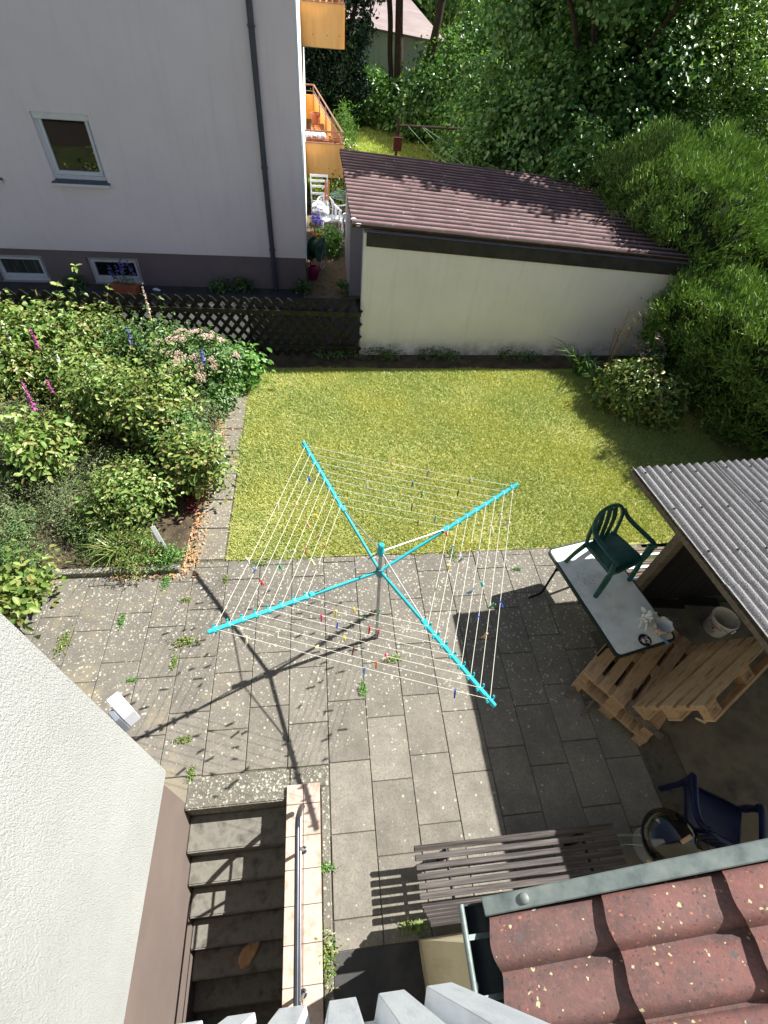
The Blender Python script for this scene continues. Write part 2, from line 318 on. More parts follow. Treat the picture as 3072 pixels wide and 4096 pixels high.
def tile_mat():
    m, nt, b = newmat('lichened_clay_tile'); pos = coords(nt, 'world')
    oi = N(nt, 'ShaderNodeObjectInfo')
    base = ramp(nt, oi.outputs['Random'], [(0.0, s(146, 90, 80)), (0.4, s(134, 90, 82)), (0.6, s(114, 90, 85)), (1.0, s(104, 87, 84))])
    c = mix(nt, ramp(nt, noise(nt, pos, 9, 6, 0.75), [(0.4, K), (0.7, (0.85,)*3+(1,))]), base, s(112, 88, 84))
    c = mix(nt, ramp(nt, noise(nt, pos, 3.2, 7, 0.75), [(0.45, K), (0.66, (0.7,)*3+(1,))]), c, s(84, 70, 67))
    c = mix(nt, ramp(nt, noise(nt, pos, 60, 4, 0.8), [(0.5, K), (0.72, (0.6,)*3+(1,))]), c, s(150, 112, 102))
    tc = N(nt, 'ShaderNodeTexCoord'); sp = N(nt, 'ShaderNodeSeparateXYZ'); nt.links.new(tc.outputs['Object'], sp.inputs[0])
    # dirt and algae collect where water runs, low in the trough between the rolls
    mr = N(nt, 'ShaderNodeMapRange', i_1=0.034, i_2=0.008, i_3=0.0, i_4=1.0); nt.links.new(sp.outputs[2], mr.inputs[0])
    c = mix(nt, math_(nt, 'MULTIPLY', mr.outputs[0], ramp(nt, noise(nt, pos, 14, 5, 0.7), [(0.3, (0.15,)*3+(1,)), (0.6, (0.85,)*3+(1,))])), c, s(66, 56, 54))
    for sc, th, cc, pr, off in ((60, 0.42, s(206, 198, 152), 0.13, 0), (30, 0.36, s(92, 90, 88), 0.16, 3), (70, 0.4, s(186, 122, 92), 0.08, 7), (24, 0.26, s(214, 212, 200), 0.09, 11), (90, 0.5, s(84, 74, 72), 0.3, 17)):
        v = N(nt, 'ShaderNodeTexVoronoi'); v.inputs['Scale'].default_value = sc
        mp = N(nt, 'ShaderNodeMapping'); mp.inputs['Location'].default_value = (off, off*0.7, 0); nt.links.new(pos, mp.inputs[0]); 
        nn = N(nt, 'ShaderNodeTexNoise'); nn.inputs['Scale'].default_value = 80; nt.links.new(pos, nn.inputs[0]); a = N(nt, 'ShaderNodeVectorMath', operation='MULTIPLY_ADD'); nt.links.new(nn.outputs['Color'], a.inputs[0]); a.inputs[1].default_value = (0.014, 0.014, 0.014); nt.links.new(mp.outputs[0], a.inputs[2])
        nt.links.new(a.outputs[0], v.inputs['Vector'])
        rn = N(nt, 'ShaderNodeSeparateColor'); nt.links.new(v.outputs['Color'], rn.inputs[0])
        gate = math_(nt, 'LESS_THAN', rn.outputs[0], pr); d = math_(nt, 'LESS_THAN', v.outputs['Distance'], math_(nt, 'MULTIPLY', rn.outputs[1], th))
        c = mix(nt, math_(nt, 'MULTIPLY', math_(nt, 'MULTIPLY', gate, d), 0.85), c, cc)
    nt.links.new(c, b.inputs['Base Color']); b.inputs['Roughness'].default_value = 0.75; bump(nt, b, noise(nt, pos, 130, 5), 0.4, 0.003); return m
tile_m = tile_mat()
captile_m = surf('peach_cap_tile', s(170, 144, 124), s(192, 172, 158), 9, 0.6, 200, 0.1, 0.001, c3=s(168, 138, 120), var=0.06)
grout_m = simple('grey_grout', s(128, 116, 108), 0.9)
benchwood_m = surf('brown_weathered_bench_wood', s(48, 43, 40), s(76, 69, 66), 16, 0.75, 90, 0.5, 0.003, c3=s(106, 98, 94), stretch=(0.15, 4, 4), var=0.15)
palletwood_m = surf('pallet_wood', s(160, 130, 98), s(188, 156, 122), 9, 0.75, 60, 0.3, 0.002, c3=s(146, 112, 80), stretch=(0.5, 3, 3), var=0.16)
oldwood_m = surf('grey_old_timber', s(92, 80, 68), s(122, 108, 94), 10, 0.85, 60, 0.4, 0.003, stretch=(0.4, 3, 3))
darkwall_m = surf('dark_brown_boards', s(26, 20, 18), s(40, 30, 26), 6, 0.85, 40, 0.2, 0.003, stretch=(5, 5, 0.4))
greenpl_m = surf('dark_green_plastic', s(16, 58, 52), s(28, 78, 70), 12, 0.38, 30, 0.05, 0.001, c3=s(40, 84, 72))
tabletop_m = surf('mottled_white_tabletop', s(224, 224, 216), s(238, 238, 232), 3, 0.35, 200, 0.05, 0.001, c3=s(206, 204, 192))
tableedge_m = simple('dark_green_table_edge', s(30, 48, 42), 0.45)
bluepl_m = surf('navy_plastic', s(16, 22, 52), s(26, 34, 70), 8, 0.3, 30, 0.05, 0.001)
enamel_m = simple('black_enamel', s(14, 14, 16), 0.12, spec=0.8); 
sheet_m = surf('white_fibre_sheet', s(216, 222, 228), s(234, 238, 242), 5, 0.6, 60, 0.25, 0.002, c3=s(196, 202, 208), stretch=(4, 4, 0.5))
bark_m = surf('bark', s(52, 42, 34), s(80, 66, 52), 12, 0.95, 25, 0.9, 0.03, stretch=(3, 3, 0.5))
stem_m = surf('green_brown_stem', s(74, 78, 40), s(104, 92, 58), 12, 0.8, 25, 0.2)
straw_m = leafmat('dry_straw', [s(176, 148, 104), s(140, 112, 80), s(198, 172, 128)], 0.1)
blade_m = leafmat('grass_blade', [s(160, 182, 92), s(184, 198, 110), s(208, 211, 138), s(116, 142, 66), s(218, 215, 158), s(150, 170, 84)], 0.12, 0.6, (0.8, s(190, 194, 108)))
reargrass_m = leafmat('rear_grass_blade', [s(170, 190, 92), s(192, 206, 110), s(214, 220, 134)], 0.15, 0.6)
thuja_m = leafmat('thuja_spray', [s(88, 120, 56), s(114, 145, 72), s(148, 172, 92), s(98, 130, 62)], 0.10, 0.6, spec=0.2)
core_m = surf('hedge_light_blocker', s(30, 42, 20), s(48, 58, 30), 9, 0.95, 30, 0.8, 0.03)  # dark green for the added core that stops light inside the hedge
lime_m = leafmat('broad_green_leaf', [s(64, 102, 56), s(84, 124, 66), s(110, 148, 80), s(142, 170, 100), s(72, 112, 60)], 0.36, 0.34, spec=0.4)
plum_m = leafmat('glossy_light_leaf', [s(92, 126, 66), s(124, 154, 82), s(160, 184, 108), s(106, 140, 72)], 0.34, 0.26, spec=0.55)
ivy_m = leafmat('dark_ivy_leaf', [s(22, 44, 26), s(34, 62, 36), s(52, 82, 50)], 0.1, 0.25, spec=0.6)
cover_m = leafmat('ground_cover_leaf', [s(74, 118, 48), s(100, 146, 66), s(126, 166, 84)], 0.25, 0.4)
rose_m = leafmat('rose_leaf', [s(80, 110, 50), s(102, 130, 58), s(130, 150, 74), s(164, 178, 100), s(92, 114, 52), s(150, 138, 82)], 0.22, 0.34, spec=0.45)
rosey_m = leafmat('yellow_green_leaf', [s(98, 130, 60), s(120, 150, 74), s(152, 174, 96), s(84, 116, 54), s(110, 138, 66), s(182, 192, 120), s(140, 138, 80)], 0.22, 0.36)
rosed_m = leafmat('dark_rose_leaf', [s(58, 92, 48), s(76, 110, 58), s(98, 132, 70), s(126, 152, 82)], 0.24, 0.34, spec=0.45)
sage_m = leafmat('grey_green_leaf', [s(96, 112, 76), s(122, 136, 94), s(150, 156, 110), s(84, 100, 66)], 0.2, 0.55)
red_m = leafmat('dark_red_leaf', [s(92, 26, 34), s(120, 40, 44), s(70, 28, 30)], 0.2, 0.4)
pinkpetal_m = leafmat('pink_white_petal', [s(226, 196, 190), s(240, 222, 210), s(202, 158, 156)], 0.3, 0.6)
magenta_m = leafmat('magenta_bell', [s(186, 76, 160), s(208, 108, 182), s(160, 60, 136)], 0.3, 0.5)
whitepetal_m = leafmat('white_petal', [s(240, 240, 236), s(228, 230, 220)], 0.3, 0.6)
bluepetal_m = leafmat('violet_blue_petal', [s(92, 84, 190), s(120, 112, 214), s(150, 148, 226)], 0.3, 0.5)

# ================================================================== GROUND AND PAVING
# rough ground to the horizon, with an opening where the cellar stairs go down
mb = MB(); xs = [-300, -1.42, -0.30, 300]; ys = [-300, -3.2, 1.15, 300]
for i in range(3):
    for j in range(3):
        if i == 1 and j == 1: continue
        mb.add([(xs[i], ys[j], -0.06), (xs[i+1], ys[j], -0.06), (xs[i+1], ys[j+1], -0.06), (xs[i], ys[j+1], -0.06)], [(0,1,2,3)])
structure('ground', mb, far_m, merge=True)
# sandy bedding under the slabs
mb = MB()
for x0, x1, y0, y1 in ((-0.30, 4.5, -3.0, 3.84), (-4.6, -0.30, 1.15, 3.80)): mb.add([(x0,y0,-0.012),(x1,y0,-0.012),(x1,y1,-0.012),(x0,y1,-0.012)], [(0,1,2,3)])
patio = structure('patio', mb, joint_m)
px, py = 0.405, 0.602
slab_me = MB().box((0,0,-0.02), (px-0.007, py-0.007, 0.04)).mesh('slab', bevel=0.004)
slab_me.materials.append(slab_m)
def cut_slab(x0, x1, y0, y1, parent, mat=slab_m, z=0.0):
    me = MB().box((0,0,-0.02), (x1-x0-0.009, y1-y0-0.009, 0.04)).mesh('slab', bevel=0.004)
    o = link('slab', me, mat, parent, ((x0+x1)/2, (y0+y1)/2, z)); return o
def in_view(x, y): return -4.4 < x < 4.3
YT = 3.78
for k in range(-11, 11):
    x0 = -0.02+px*k; xc = x0+px/2
    off = 0.082 if k % 2 == 0 else -0.12
    j0 = -5 if x0 > -0.05 else 2
    for j in range(-3, 8):
        y0 = off+py*j; y1 = y0+py
        if x0 < -0.05:
            lo = 1.275 if xc > -1.36 else 1.05
        else: lo = -0.115
        if y1 <= lo+0.06 or y0 >= YT-0.05: continue
        if xc > 3.35 and (y0+y1)/2 < 2.75: continue
        if x0 > 2.9 and y1 > 1.0 and (y0+y1)/2 < 1.25: pass
        ya, yb = max(y0, lo), min(y1, YT)
        z = random.uniform(-0.003, 0.003)
        if ya == y0 and yb == y1:
            o = link('slab', slab_me, None, patio, (xc, (y0+y1)/2, z), (random.uniform(-.004,.004), random.uniform(-.006,.006), random.uniform(-.004,.004)))
        else: cut_slab(x0, x0+px, ya, yb, patio, z=z)
# poured concrete floor under the canopy, older slabs against its back wall
mb = MB(); pts = [(3.35,-0.6),(3.62,0.8),(3.62,1.25),(3.36,1.5),(3.36,2.78),(9,2.82),(9,-0.6)]
mb.add([(x,y,-0.004) for x,y in pts], [tuple(range(len(pts)))]); structure('concrete_floor', mb, conc_m)
structure('asphalt_strip', MB().add([(-0.025,-1.5,-0.006),(0.9,-1.5,-0.006),(0.9,-0.118,-0.006),(-0.025,-0.118,-0.006)], [(0,1,2,3)]), asph_m)
# strip of slabs between bed and lawn
pth = structure('path', MB().add([(-1.80,3.80,-0.010),(-1.26,3.80,-0.010),(-1.22,7.62,-0.010),(-1.68,7.62,-0.010)], [(0,1,2,3)]), joint_m)
yy = 3.81
for i in range(8):
    L = 0.52 if i < 6 else 0.38
    if yy+L > 7.5: L = 7.5-yy
    if L < 0.1: break
    me = MB().box((0,0,-0.02), (0.40-0.01, L-0.014, 0.05)).mesh('slab', bevel=0.006)
    link('slab', me, path_m, pth, (-1.49+0.02*(yy-3.8)/3.7*2, yy+L/2, 0.004+random.uniform(-.006,.006)), (random.uniform(-.012,.012), random.uniform(-.012,.012), -0.012))
    yy += L
# planting bed, lawn turf, strip of soil before the fence and garage, alley, rear lawn
structure('flower_bed', MB().add([(-9,3.78,0.03),(-1.78,3.72,0.03),(-1.66,7.6,0.03),(-1.35,8.2,0.02),(-1.35,8.5,0.0),(-9,8.5,0.02)], [(0,1,2,3,4,5)]), soil_m)
structure('lawn', MB().add([(-1.27,3.79,-0.002),(3.2,3.78,-0.002),(9.0,3.78,-0.002),(9,8.25,-0.002),(-1.35,8.2,-0.002),(-1.25,7.5,-0.002)], [(0,1,2,3,4,5)]), gbase_m)
structure('soil_border', MB().add([(-1.45,8.18,0.004),(9.0,8.22,0.004),(9.0,8.75,0.006),(-1.45,8.62,0.006)], [(0,1,2,3)]), soil_m)
structure('asphalt_alley', MB().add([(-14,8.45,-0.006),(0.9,8.62,-0.006),(0.9,12.2,-0.006),(-14,11.6,-0.006)], [(0,1,2,3)]), asph_m)
structure('dirt_path', MB().add([(-0.3,11.0,-0.002),(1.2,11.0,-0.002),(1.2,18.5,-0.002),(-0.3,18.5,-0.002)], [(0,1,2,3)]), dirt_m)
structure('rear_lawn', MB().add([(-0.2,18,-0.01),(5.6,17,-0.01),(5.0,24,-0.01),(3.6,28,-0.01),(-0.2,28,-0.01)], [(0,1,2,3,4)]), gbase_m)
# mossy concrete edging of the bed
ke = thing('bed_edging', 'low mossy concrete edging along the front of the flower bed', 'edging')
for x0, x1 in ((-5.2,-4.2),(-4.2,-3.3),(-3.3,-2.55),(-2.55,-1.80)):
    MB().b(x0+0.006, x1-0.006, 3.63, 3.71, -0.04, 0.085+random.uniform(-.01,.01)).build('edging_stone', kerb_m, ke, bevel=0.008)

# ------------------------------------------------------------------ grass
def tri_blades(name, P, H, Wd, lean, mat, parent=None):
    n = len(P); a = rng.uniform(0, 2*PI, n); l = rng.normal(0, lean, (n, 2)); ca, sa = np.cos(a), np.sin(a)
    V = np.zeros((n, 3, 3)); V[:, 0] = P; V[:, 1] = P; V[:, 2] = P
    V[:, 0, 0] -= ca*Wd/2; V[:, 0, 1] -= sa*Wd/2; V[:, 1, 0] += ca*Wd/2; V[:, 1, 1] += sa*Wd/2
    V[:, 2, 0] += l[:, 0]*H; V[:, 2, 1] += l[:, 1]*H; V[:, 2, 2] += H
    return tris(name, V.reshape(-1, 3), np.arange(n*3).reshape(-1, 3), mat, parent)
def tris(name, V, F, mat, parent=None, smooth=False):
    me = bpy.data.meshes.new(name); nv, nf = len(V), len(F)
    me.vertices.add(nv); me.vertices.foreach_set('co', np.ascontiguousarray(V, np.float32).ravel())
    k = F.shape[1]; me.loops.add(nf*k); me.loops.foreach_set('vertex_index', np.ascontiguousarray(F, np.int32).ravel())
    me.polygons.add(nf); me.polygons.foreach_set('loop_start', np.arange(0, nf*k, k, dtype=np.int32)); me.polygons.foreach_set('loop_total', np.full(nf, k, np.int32))
    me.update(calc_edges=True)
    return link(name, me, mat, parent)
def wob(x, f, a, ph=0): return a*(np.sin(x*f+ph)+0.6*np.sin(x*f*2.7+1.3+ph)+0.4*np.sin(x*f*6.1+ph*2))
n = 260000
X = rng.uniform(-1.33, 6.9, n); Y = rng.uniform(3.70, 8.30, n)
keep = (Y > 3.785+wob(X, 3.1, 0.022)+wob(X, 17.0, 0.012, 2)) & (Y < 8.16+wob(X, 2.3, 0.03, 1)) & (X > -1.25-0.012*(Y-3.8)+wob(Y, 4.0, 0.018))
dens = 0.62+0.38*np.sin(X*1.7+np.sin(Y*2.1)*1.4)*np.sin(Y*1.9+0.7*np.sin(X*2.6))
keep &= rng.uniform(0, 1, n) < np.clip(dens+0.35, 0.45, 1)
P = np.stack([X, Y, np.zeros(n)], 1)[keep]; m_ = len(P)
o = tri_blades('grass', P, rng.uniform(0.018, 0.055, m_), rng.uniform(0.008, 0.015, m_), 0.55, blade_m); tag(o, 'short sunburnt grass of the garden lawn', 'grass', kind='stuff')
n = 60000
X = rng.uniform(-0.2, 5.4, n); Y = rng.uniform(17, 28, n); P = np.stack([X, Y, np.zeros(n)], 1)
o = tri_blades('grass', P, rng.uniform(0.04, 0.12, n), rng.uniform(0.02, 0.04, n), 0.5, reargrass_m); tag(o, 'bright grass of the small lawn behind the garage', 'grass', kind='stuff')
# a few daisies in the far edge of the lawn
# ================================================================== APARTMENT HOUSE (upper left)
def holed(mb, x0, x1, z0, z1, holes, y0, y1):
    xs = sorted({x0, x1, *[h[0] for h in holes], *[h[1] for h in holes]}); 
    for a, b_ in zip(xs[:-1], xs[1:]):
        cuts = sorted([(h[2], h[3]) for h in holes if h[0] <= a+1e-6 and h[1] >= b_-1e-6]); z = z0
        for c0, c1 in cuts:
            if c0 > z+1e-6: mb.b(a, b_, y0, y1, z, c0)
            z = max(z, c1)
        if z < z1: mb.b(a, b_, y0, y1, z, z1)
    return mb
YH = 11.376
house = thing('apartment_house', 'lilac-grey rendered apartment house with yellow balconies behind the lattice fence', 'house')
up = [(-4.875, -3.92, 1.965, 3.0), (-6.80, -5.82, 1.965, 3.0)]
holed(MB(), -14, -0.225, 0.70, 7.5, up, YH, YH+0.30).build('wall', house_m, house)
lo = [(-4.85, -3.81, 0.0, 0.56), (-6.72, -5.73, 0.0, 0.56)]
holed(MB(), -14, -0.232, -0.1, 0.70, lo, YH+0.03, YH+0.32).build('plinth', hplinth_m, house)
MB().b(-0.5, -0.20, YH+0.025, 27.0, 0.72, 7.5).build('side_wall', houseside_m, house)
MB().b(-0.5, -0.25, YH+0.05, 27.0, -0.1, 0.72).build('side_plinth', hplinth_m, house)
MB().b(-0.232, -0.196, YH-0.004, YH+0.024, 0.70, 7.5).build('corner_bead', whiteframe_m, house)
def window(x0, x1, z0, z1, box=True, cellar=False, curtain=False):
    y = YH+(0.12 if not cellar else 0.14)
    w = MB(); t = 0.055
    w.b(x0, x0+t, y-0.03, y+0.04, z0, z1).b(x1-t, x1, y-0.03, y+0.04, z0, z1).b(x0+t, x1-t, y-0.03, y+0.04, z0, z0+t+0.02).b(x0+t, x1-t, y-0.03, y+0.04, z1-t, z1)
    f = w.build('cellar_window' if cellar else 'window', whiteframe_m, house, bevel=0.004)
    s2 = MB(); u = t+0.008
    s2.b(x0+u, x0+u+0.05, y-0.045, y+0.03, z0+u+0.02, z1-u).b(x1-u-0.05, x1-u, y-0.045, y+0.03, z0+u+0.02, z1-u).b(x0+u+0.05, x1-u-0.05, y-0.045, y+0.03, z0+u+0.02, z0+u+0.085).b(x0+u+0.05, x1-u-0.05, y-0.045, y+0.03, z1-u-0.05, z1-u)
    s2.build('sash', whiteframe_m, f, bevel=0.004)
    MB().b(x0+u+0.03, x1-u-0.03, y, y+0.012, z0+u+0.05, z1-u-0.03).build('pane', curtain_m if curtain else glass_m, f)
    if box: MB().b(x0+0.01, x1-0.01, YH+0.03, y+0.02, z1-0.10, z1-0.002).build('shutter_box', white_m, f, bevel=0.006)
    if not cellar:
        MB().box(((x0+x1)/2, YH+0.03, z0-0.008), (x1-x0+0.07, 0.22, 0.03), Euler((R(6),0,0)).to_matrix()).build('sill', sill_m, f, bevel=0.004)
        MB().b(x0-0.035, x1+0.035, YH-0.088, YH-0.074, z0-0.062, z0-0.02).build('sill_lip', white_m, f)
    else: MB().b(x0, x1, YH+0.04, y-0.03, z0-0.05, z0+0.012).build('sill', greywall_m, f)
    return f
window(-4.875, -3.92, 1.965, 3.0); window(-6.80, -5.82, 1.965, 3.0)
window(-4.85, -3.81, 0.0, 0.56, False, True); window(-6.72, -5.73, 0.0, 0.56, False, True, True)
dp = MB().tube([(-0.93, YH-0.06, 0.0), (-0.93, YH-0.06, 7.4)], 0.052, 14).build('downpipe', downpipe_m, house, smooth=True)
for z in (0.86, 2.35, 4.3): MB().lathe([(0.056, 0), (0.066, 0.012), (0.066, 0.034), (0.056, 0.046)], 14, (-0.93, YH-0.06, z), False).build('pipe_bracket', downpipe_m, dp, smooth=True)
def balcony(z0, z1, zr):
    wX, nX, nY, fX, fY = -0.198, 0.83, 16.5, 0.11, 23.0
    fl = MB().prism([(wX, nY+0.05), (nX-0.05, nY+0.05), (fX-0.03, fY-0.05), (wX, fY-0.05)], z0-0.02, z0+0.10, 'z').build('balcony', conc_m, house)
    MB().b(wX, nX, nY-0.02, nY+0.015, z0, z1).build('side_panel', yellow_m, fl, bevel=0.003)
    MB().beam((nX+0.012, nY+0.01, (z0+z1)/2), (fX+0.012, fY, (z0+z1)/2), 0.03, z1-z0).build('front_panel', yellow_m, fl)
    MB().b(wX, fX, fY-0.015, fY+0.02, z0, z1).build('end_panel', yellow_m, fl)
    for z, r in ((zr, 0.022), (z1+0.10, 0.010)):
        MB().tube([(wX, nY, z), (nX, nY, z), (fX, fY, z), (wX, fY, z)], r, 8).build('rail', rust_m, fl, smooth=True)
    MB().beam((wX, nY, z1+0.015), (nX, nY, z1+0.015), 0.05, 0.02).build('panel_capping', rust_m, fl)
    MB().beam((nX, nY, z1+0.015), (fX, fY, z1+0.015), 0.05, 0.02).build('panel_capping', rust_m, fl)
    for t in (0, 0.25, 0.5, 0.75, 1):
        x, y = nX+(fX-nX)*t, nY+(fY-nY)*t
        MB().tube([(x-0.02, y, z0+0.1), (x-0.02, y, zr)], 0.016, 8).build('rail_post', rust_m, fl)
    for t in (0.28, 0.62, 0.9):
        MB().lathe([(0.010, 0), (0.010, 0.008)], 8, (0, 0, 0), True, True).build('panel_screw', iron_m, fl).matrix_world = Matrix.Translation((wX+(nX-wX)*t, nY-0.021, z0+0.22+0.01*t)) @ Matrix.Rotation(PI/2, 4, 'X')
    return fl
b1 = balcony(0.882, 1.67, 1.942); b2 = balcony(3.601, 4.364, 4.64)
b1['label'] = 'yellow-sided lower balcony with open railing'; b2['label'] = 'yellow-sided upper balcony at the top edge'
# wooden boards standing along the inside of the balcony railings
for zb, n0, nm in ((0.98, 10, 'lower'), (3.70, 6, 'upper')):
    t = thing('wooden_screen', 'orange wooden slat screen inside the %s yellow balcony' % nm, 'screen')
    for i in range(n0):
        q = 0.01+i*0.028; x, y = 0.83-0.72*q-0.06, 16.5+6.5*q+0.05
        MB().box((x, y, zb+0.45+random.uniform(-.05,.05)), (0.02, 0.13, 0.86), Matrix.Rotation(0.11, 3, 'Z')).build('slat', orangewood_m, t, bevel=0.003)
    for i in range(6): MB().box((-0.08+i*0.145, 16.60+random.uniform(0,.02), zb+0.40+random.uniform(-.06,.05)), (0.11, 0.02, 0.78)).build('slat', orangewood_m, t, bevel=0.003)
t = thing('balcony_bench', 'small wooden bench on the lower yellow balcony', 'bench', (0.18, 19.6, 0.99))
for y in (-0.35, -0.12, 0.12, 0.35): MB().box((0, y, 0.42), (0.42, 0.2, 0.03)).build('seat_board', orangewood_m, t, bevel=0.004)
for x in (-0.18, 0.18):
    for y in (-0.4, 0.4): MB().beam((x*1.1, y, 0), (x, y, 0.42), 0.04, 0.04).build('leg', orangewood_m, t)
t = thing('flower_pot', 'terracotta pot with a spiky plant on the balcony bench', 'flower pot', (0.12, 19.9, 1.43))
terr_m = simple('terracotta', s(176, 104, 72), 0.8)
MB().lathe([(0.10, 0), (0.15, 0.24), (0.165, 0.24), (0.165, 0.29), (0.14, 0.29), (0.13, 0.24)], 16).build('pot', terr_m, t, smooth=True)
t2 = thing('balcony_table', 'low wooden table on the near end of the lower balcony', 'table', (0.22, 17.15, 0.99))
MB().box((0, 0, 0.66), (0.72, 0.55, 0.03)).build('table_top', orangewood_m, t2, bevel=0.004)
for x in (-0.3, 0.3):
    for y in (-0.22, 0.22): MB().box((x, y, 0.32), (0.05, 0.05, 0.64)).build('leg', orangewood_m, t2)
bl = MB(); 
for i in range(7): bl.ball((-0.02+0.07*i-0.1, 17.0+0.02*math.sin(i*2), 1.73+0.02*math.cos(i*3)), (0.09, 0.12, 0.085), 10, 7)
o = bl.build('rolled_blanket', white_m, None, smooth=True); tag(o, 'white rolled blanket lying on the lower balcony table', 'blanket')

# planter with violet flowers by the cellar window
pl = thing('planter_box', 'terracotta planter box with violet flowers below the cellar window', 'planter', (-4.09, 11.02, 0.0), R(-8))
MB().prism([(-0.24, 0), (0.24, 0), (0.27, 0.17), (0.285, 0.17), (0.285, 0.19), (-0.285, 0.19), (-0.285, 0.17), (-0.27, 0.17)], -0.09, 0.09).build('trough', terr_m, pl, bevel=0.006)
def stalk_flowers(parent, n, r, h, mat_leaf, mat_fl, seed, fl_len=0.22):
    g = np.random.default_rng(seed); st = MB(); V = []; 
    L = MB(); F2 = MB()
    for i in range(n):
        x, y = g.uniform(-r, r), g.uniform(-0.06, 0.06); tx, ty, hh = x+g.normal(0, .05), y+g.normal(0, .04), h*g.uniform(.7, 1.1)
        st.tube([(x, y, 0.15), ((x+tx)/2, (y+ty)/2, 0.15+hh*.5), (tx, ty, 0.15+hh)], 0.004, 5)
        for k in range(14):
            q = 0.15+hh-fl_len*g.uniform(0, 1); F2.ball((tx+g.normal(0, .018), ty+g.normal(0, .018), q), g.uniform(.010, .018), 5, 4)
        for k in range(10):
            a = g.uniform(0, 2*PI); q = 0.15+hh*g.uniform(0, .6); l = g.uniform(.05, .1)
            c = Vector((x+(tx-x)*.4, y, q)); d = Vector((math.cos(a), math.sin(a), .4)).normalized(); sdv = d.cross(Vector((0,0,1))).normalized()
            L.add([c, c+d*l*.5+sdv*l*.2, c+d*l, c+d*l*.5-sdv*l*.2], [(0,1,2,3)])
    st.build('stems', stem_m, parent); F2.build('flower_spike', mat_fl, parent)['kind'] = 'stuff'; L.build('foliage', mat_leaf, parent)['kind'] = 'stuff'
stalk_flowers(pl, 9, 0.22, 0.55, rosed_m, bluepetal_m, 3)
o = MB().ball((-3.52, 11.15, 0.03), (0.07, 0.045, 0.03), 7, 5).ball((-3.46, 11.13, 0.025), (0.05, 0.04, 0.025), 7, 5).build('crumpled_paper', white_m); tag(o, 'crumpled white paper on the asphalt by the house wall', 'litter')

# ================================================================== GARAGE with corrugated roof
gar = thing('garage', 'long white garage with faded red corrugated roof across the lawn', 'garage')
ga = R(0.9)
def gz(x): return 2.30-0.0585*(x-0.62)
YG = 8.66
def gy(x): return YG+0.012*(x-0.8)
mb = MB(); mb.add([(0.80,gy(.8),-0.1),(7.0,gy(7),-0.1),(7.0,gy(7),gz(7)-0.06),(0.80,gy(.8),gz(.8)-0.06),(0.80,gy(.8)+.2,-0.1),(7.0,gy(7)+.2,-0.1),(7.0,gy(7)+.2,gz(7)-0.06),(0.80,gy(.8)+.2,gz(.8)-0.06)], [(0,1,2,3),(4,7,6,5),(0,4,5,1),(1,5,6,2),(2,6,7,3),(3,7,4,0)]).build('front_wall', gwall_m, gar)
mb = MB(); z0, z1 = gz(.85)-0.04, gz(7)-0.04
mb.add([(0.84,gy(.84)-.03,z0-.21),(7.02,gy(7)-.03,z1-.21),(7.02,gy(7)-.03,z1),(0.84,gy(.84)-.03,z0),(0.84,gy(.84)-.004,z0-.21),(7.02,gy(7)-.004,z1-.21),(7.02,gy(7)-.004,z1),(0.84,gy(.84)-.004,z0)], [(0,1,2,3),(4,7,6,5),(0,4,5,1),(1,5,6,2),(2,6,7,3),(3,7,4,0)]).build('fascia', fascia_m, gar)
MB().b(0.735, 0.985, 11.15, 13.0, -0.1, gz(.8)-0.09).build('side_wall', greywall_m, gar)
MB().b(0.985, 1.05, 8.90, 11.15, -0.1, gz(.98)-0.1).build('recessed_wall', greywall_m, gar)
MB().b(6.8, 7.0, 8.95, 13.0, -0.1, gz(7)-0.1).build('end_wall', greywall_m, gar)
MB().b(1.05, 6.8, 12.8, 13.0, -0.1, gz(6.8)-0.05).build('rear_wall', greywall_m, gar)
# corrugations run down the slope, i.e. along x; sheets overlap
def corrugated(name, L, Wd, pitch, amp, mat, parent, nx=2, thick=0.007, per=8):
    ny = int(round(Wd/pitch*per)); V = []; F = []
    for k in (0, 1):
        for i in range(nx+1):
            for j in range(ny+1): y = Wd*j/ny; V.append((L*i/nx, y, amp*math.cos(2*PI*y/pitch)-k*thick))
    m = ny+1; o = (nx+1)*m
    for i in range(nx):
        for j in range(ny):
            a = i*m+j; F.append((a, a+m, a+m+1, a+1)); F.append((o+a, o+a+1, o+a+m+1, o+a+m))
    for j in range(ny):
        F.append((j, j+1, o+j+1, o+j)); a = nx*m+j; F.append((a, o+a, o+a+1, a+1))
    for i in range(nx):
        a = i*m; F.append((a, o+a, o+a+m, a+m)); a = i*m+ny; F.append((a, a+m, o+a+m, o+a))
    me = bpy.data.meshes.new(name); me.from_pydata(V, [], F); me.shade_smooth(); me.set_sharp_from_angle(angle=R(50))
    return link(name, me, mat, parent)
pitch = 0.208
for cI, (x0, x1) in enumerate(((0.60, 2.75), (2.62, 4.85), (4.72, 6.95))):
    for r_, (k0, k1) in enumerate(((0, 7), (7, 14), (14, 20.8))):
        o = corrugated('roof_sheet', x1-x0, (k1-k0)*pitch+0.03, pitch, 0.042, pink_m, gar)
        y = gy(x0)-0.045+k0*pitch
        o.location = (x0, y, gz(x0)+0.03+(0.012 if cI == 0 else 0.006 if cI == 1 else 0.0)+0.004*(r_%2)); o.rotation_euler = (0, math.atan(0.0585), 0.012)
o = MB().ball((0.70, 8.70, 2.335), (0.07, 0.05, 0.02), 9, 5).ball((0.64, 8.95, 2.33), (0.05, 0.07, 0.02), 9, 5).build('lichen_patch', white_m, gar, smooth=True)

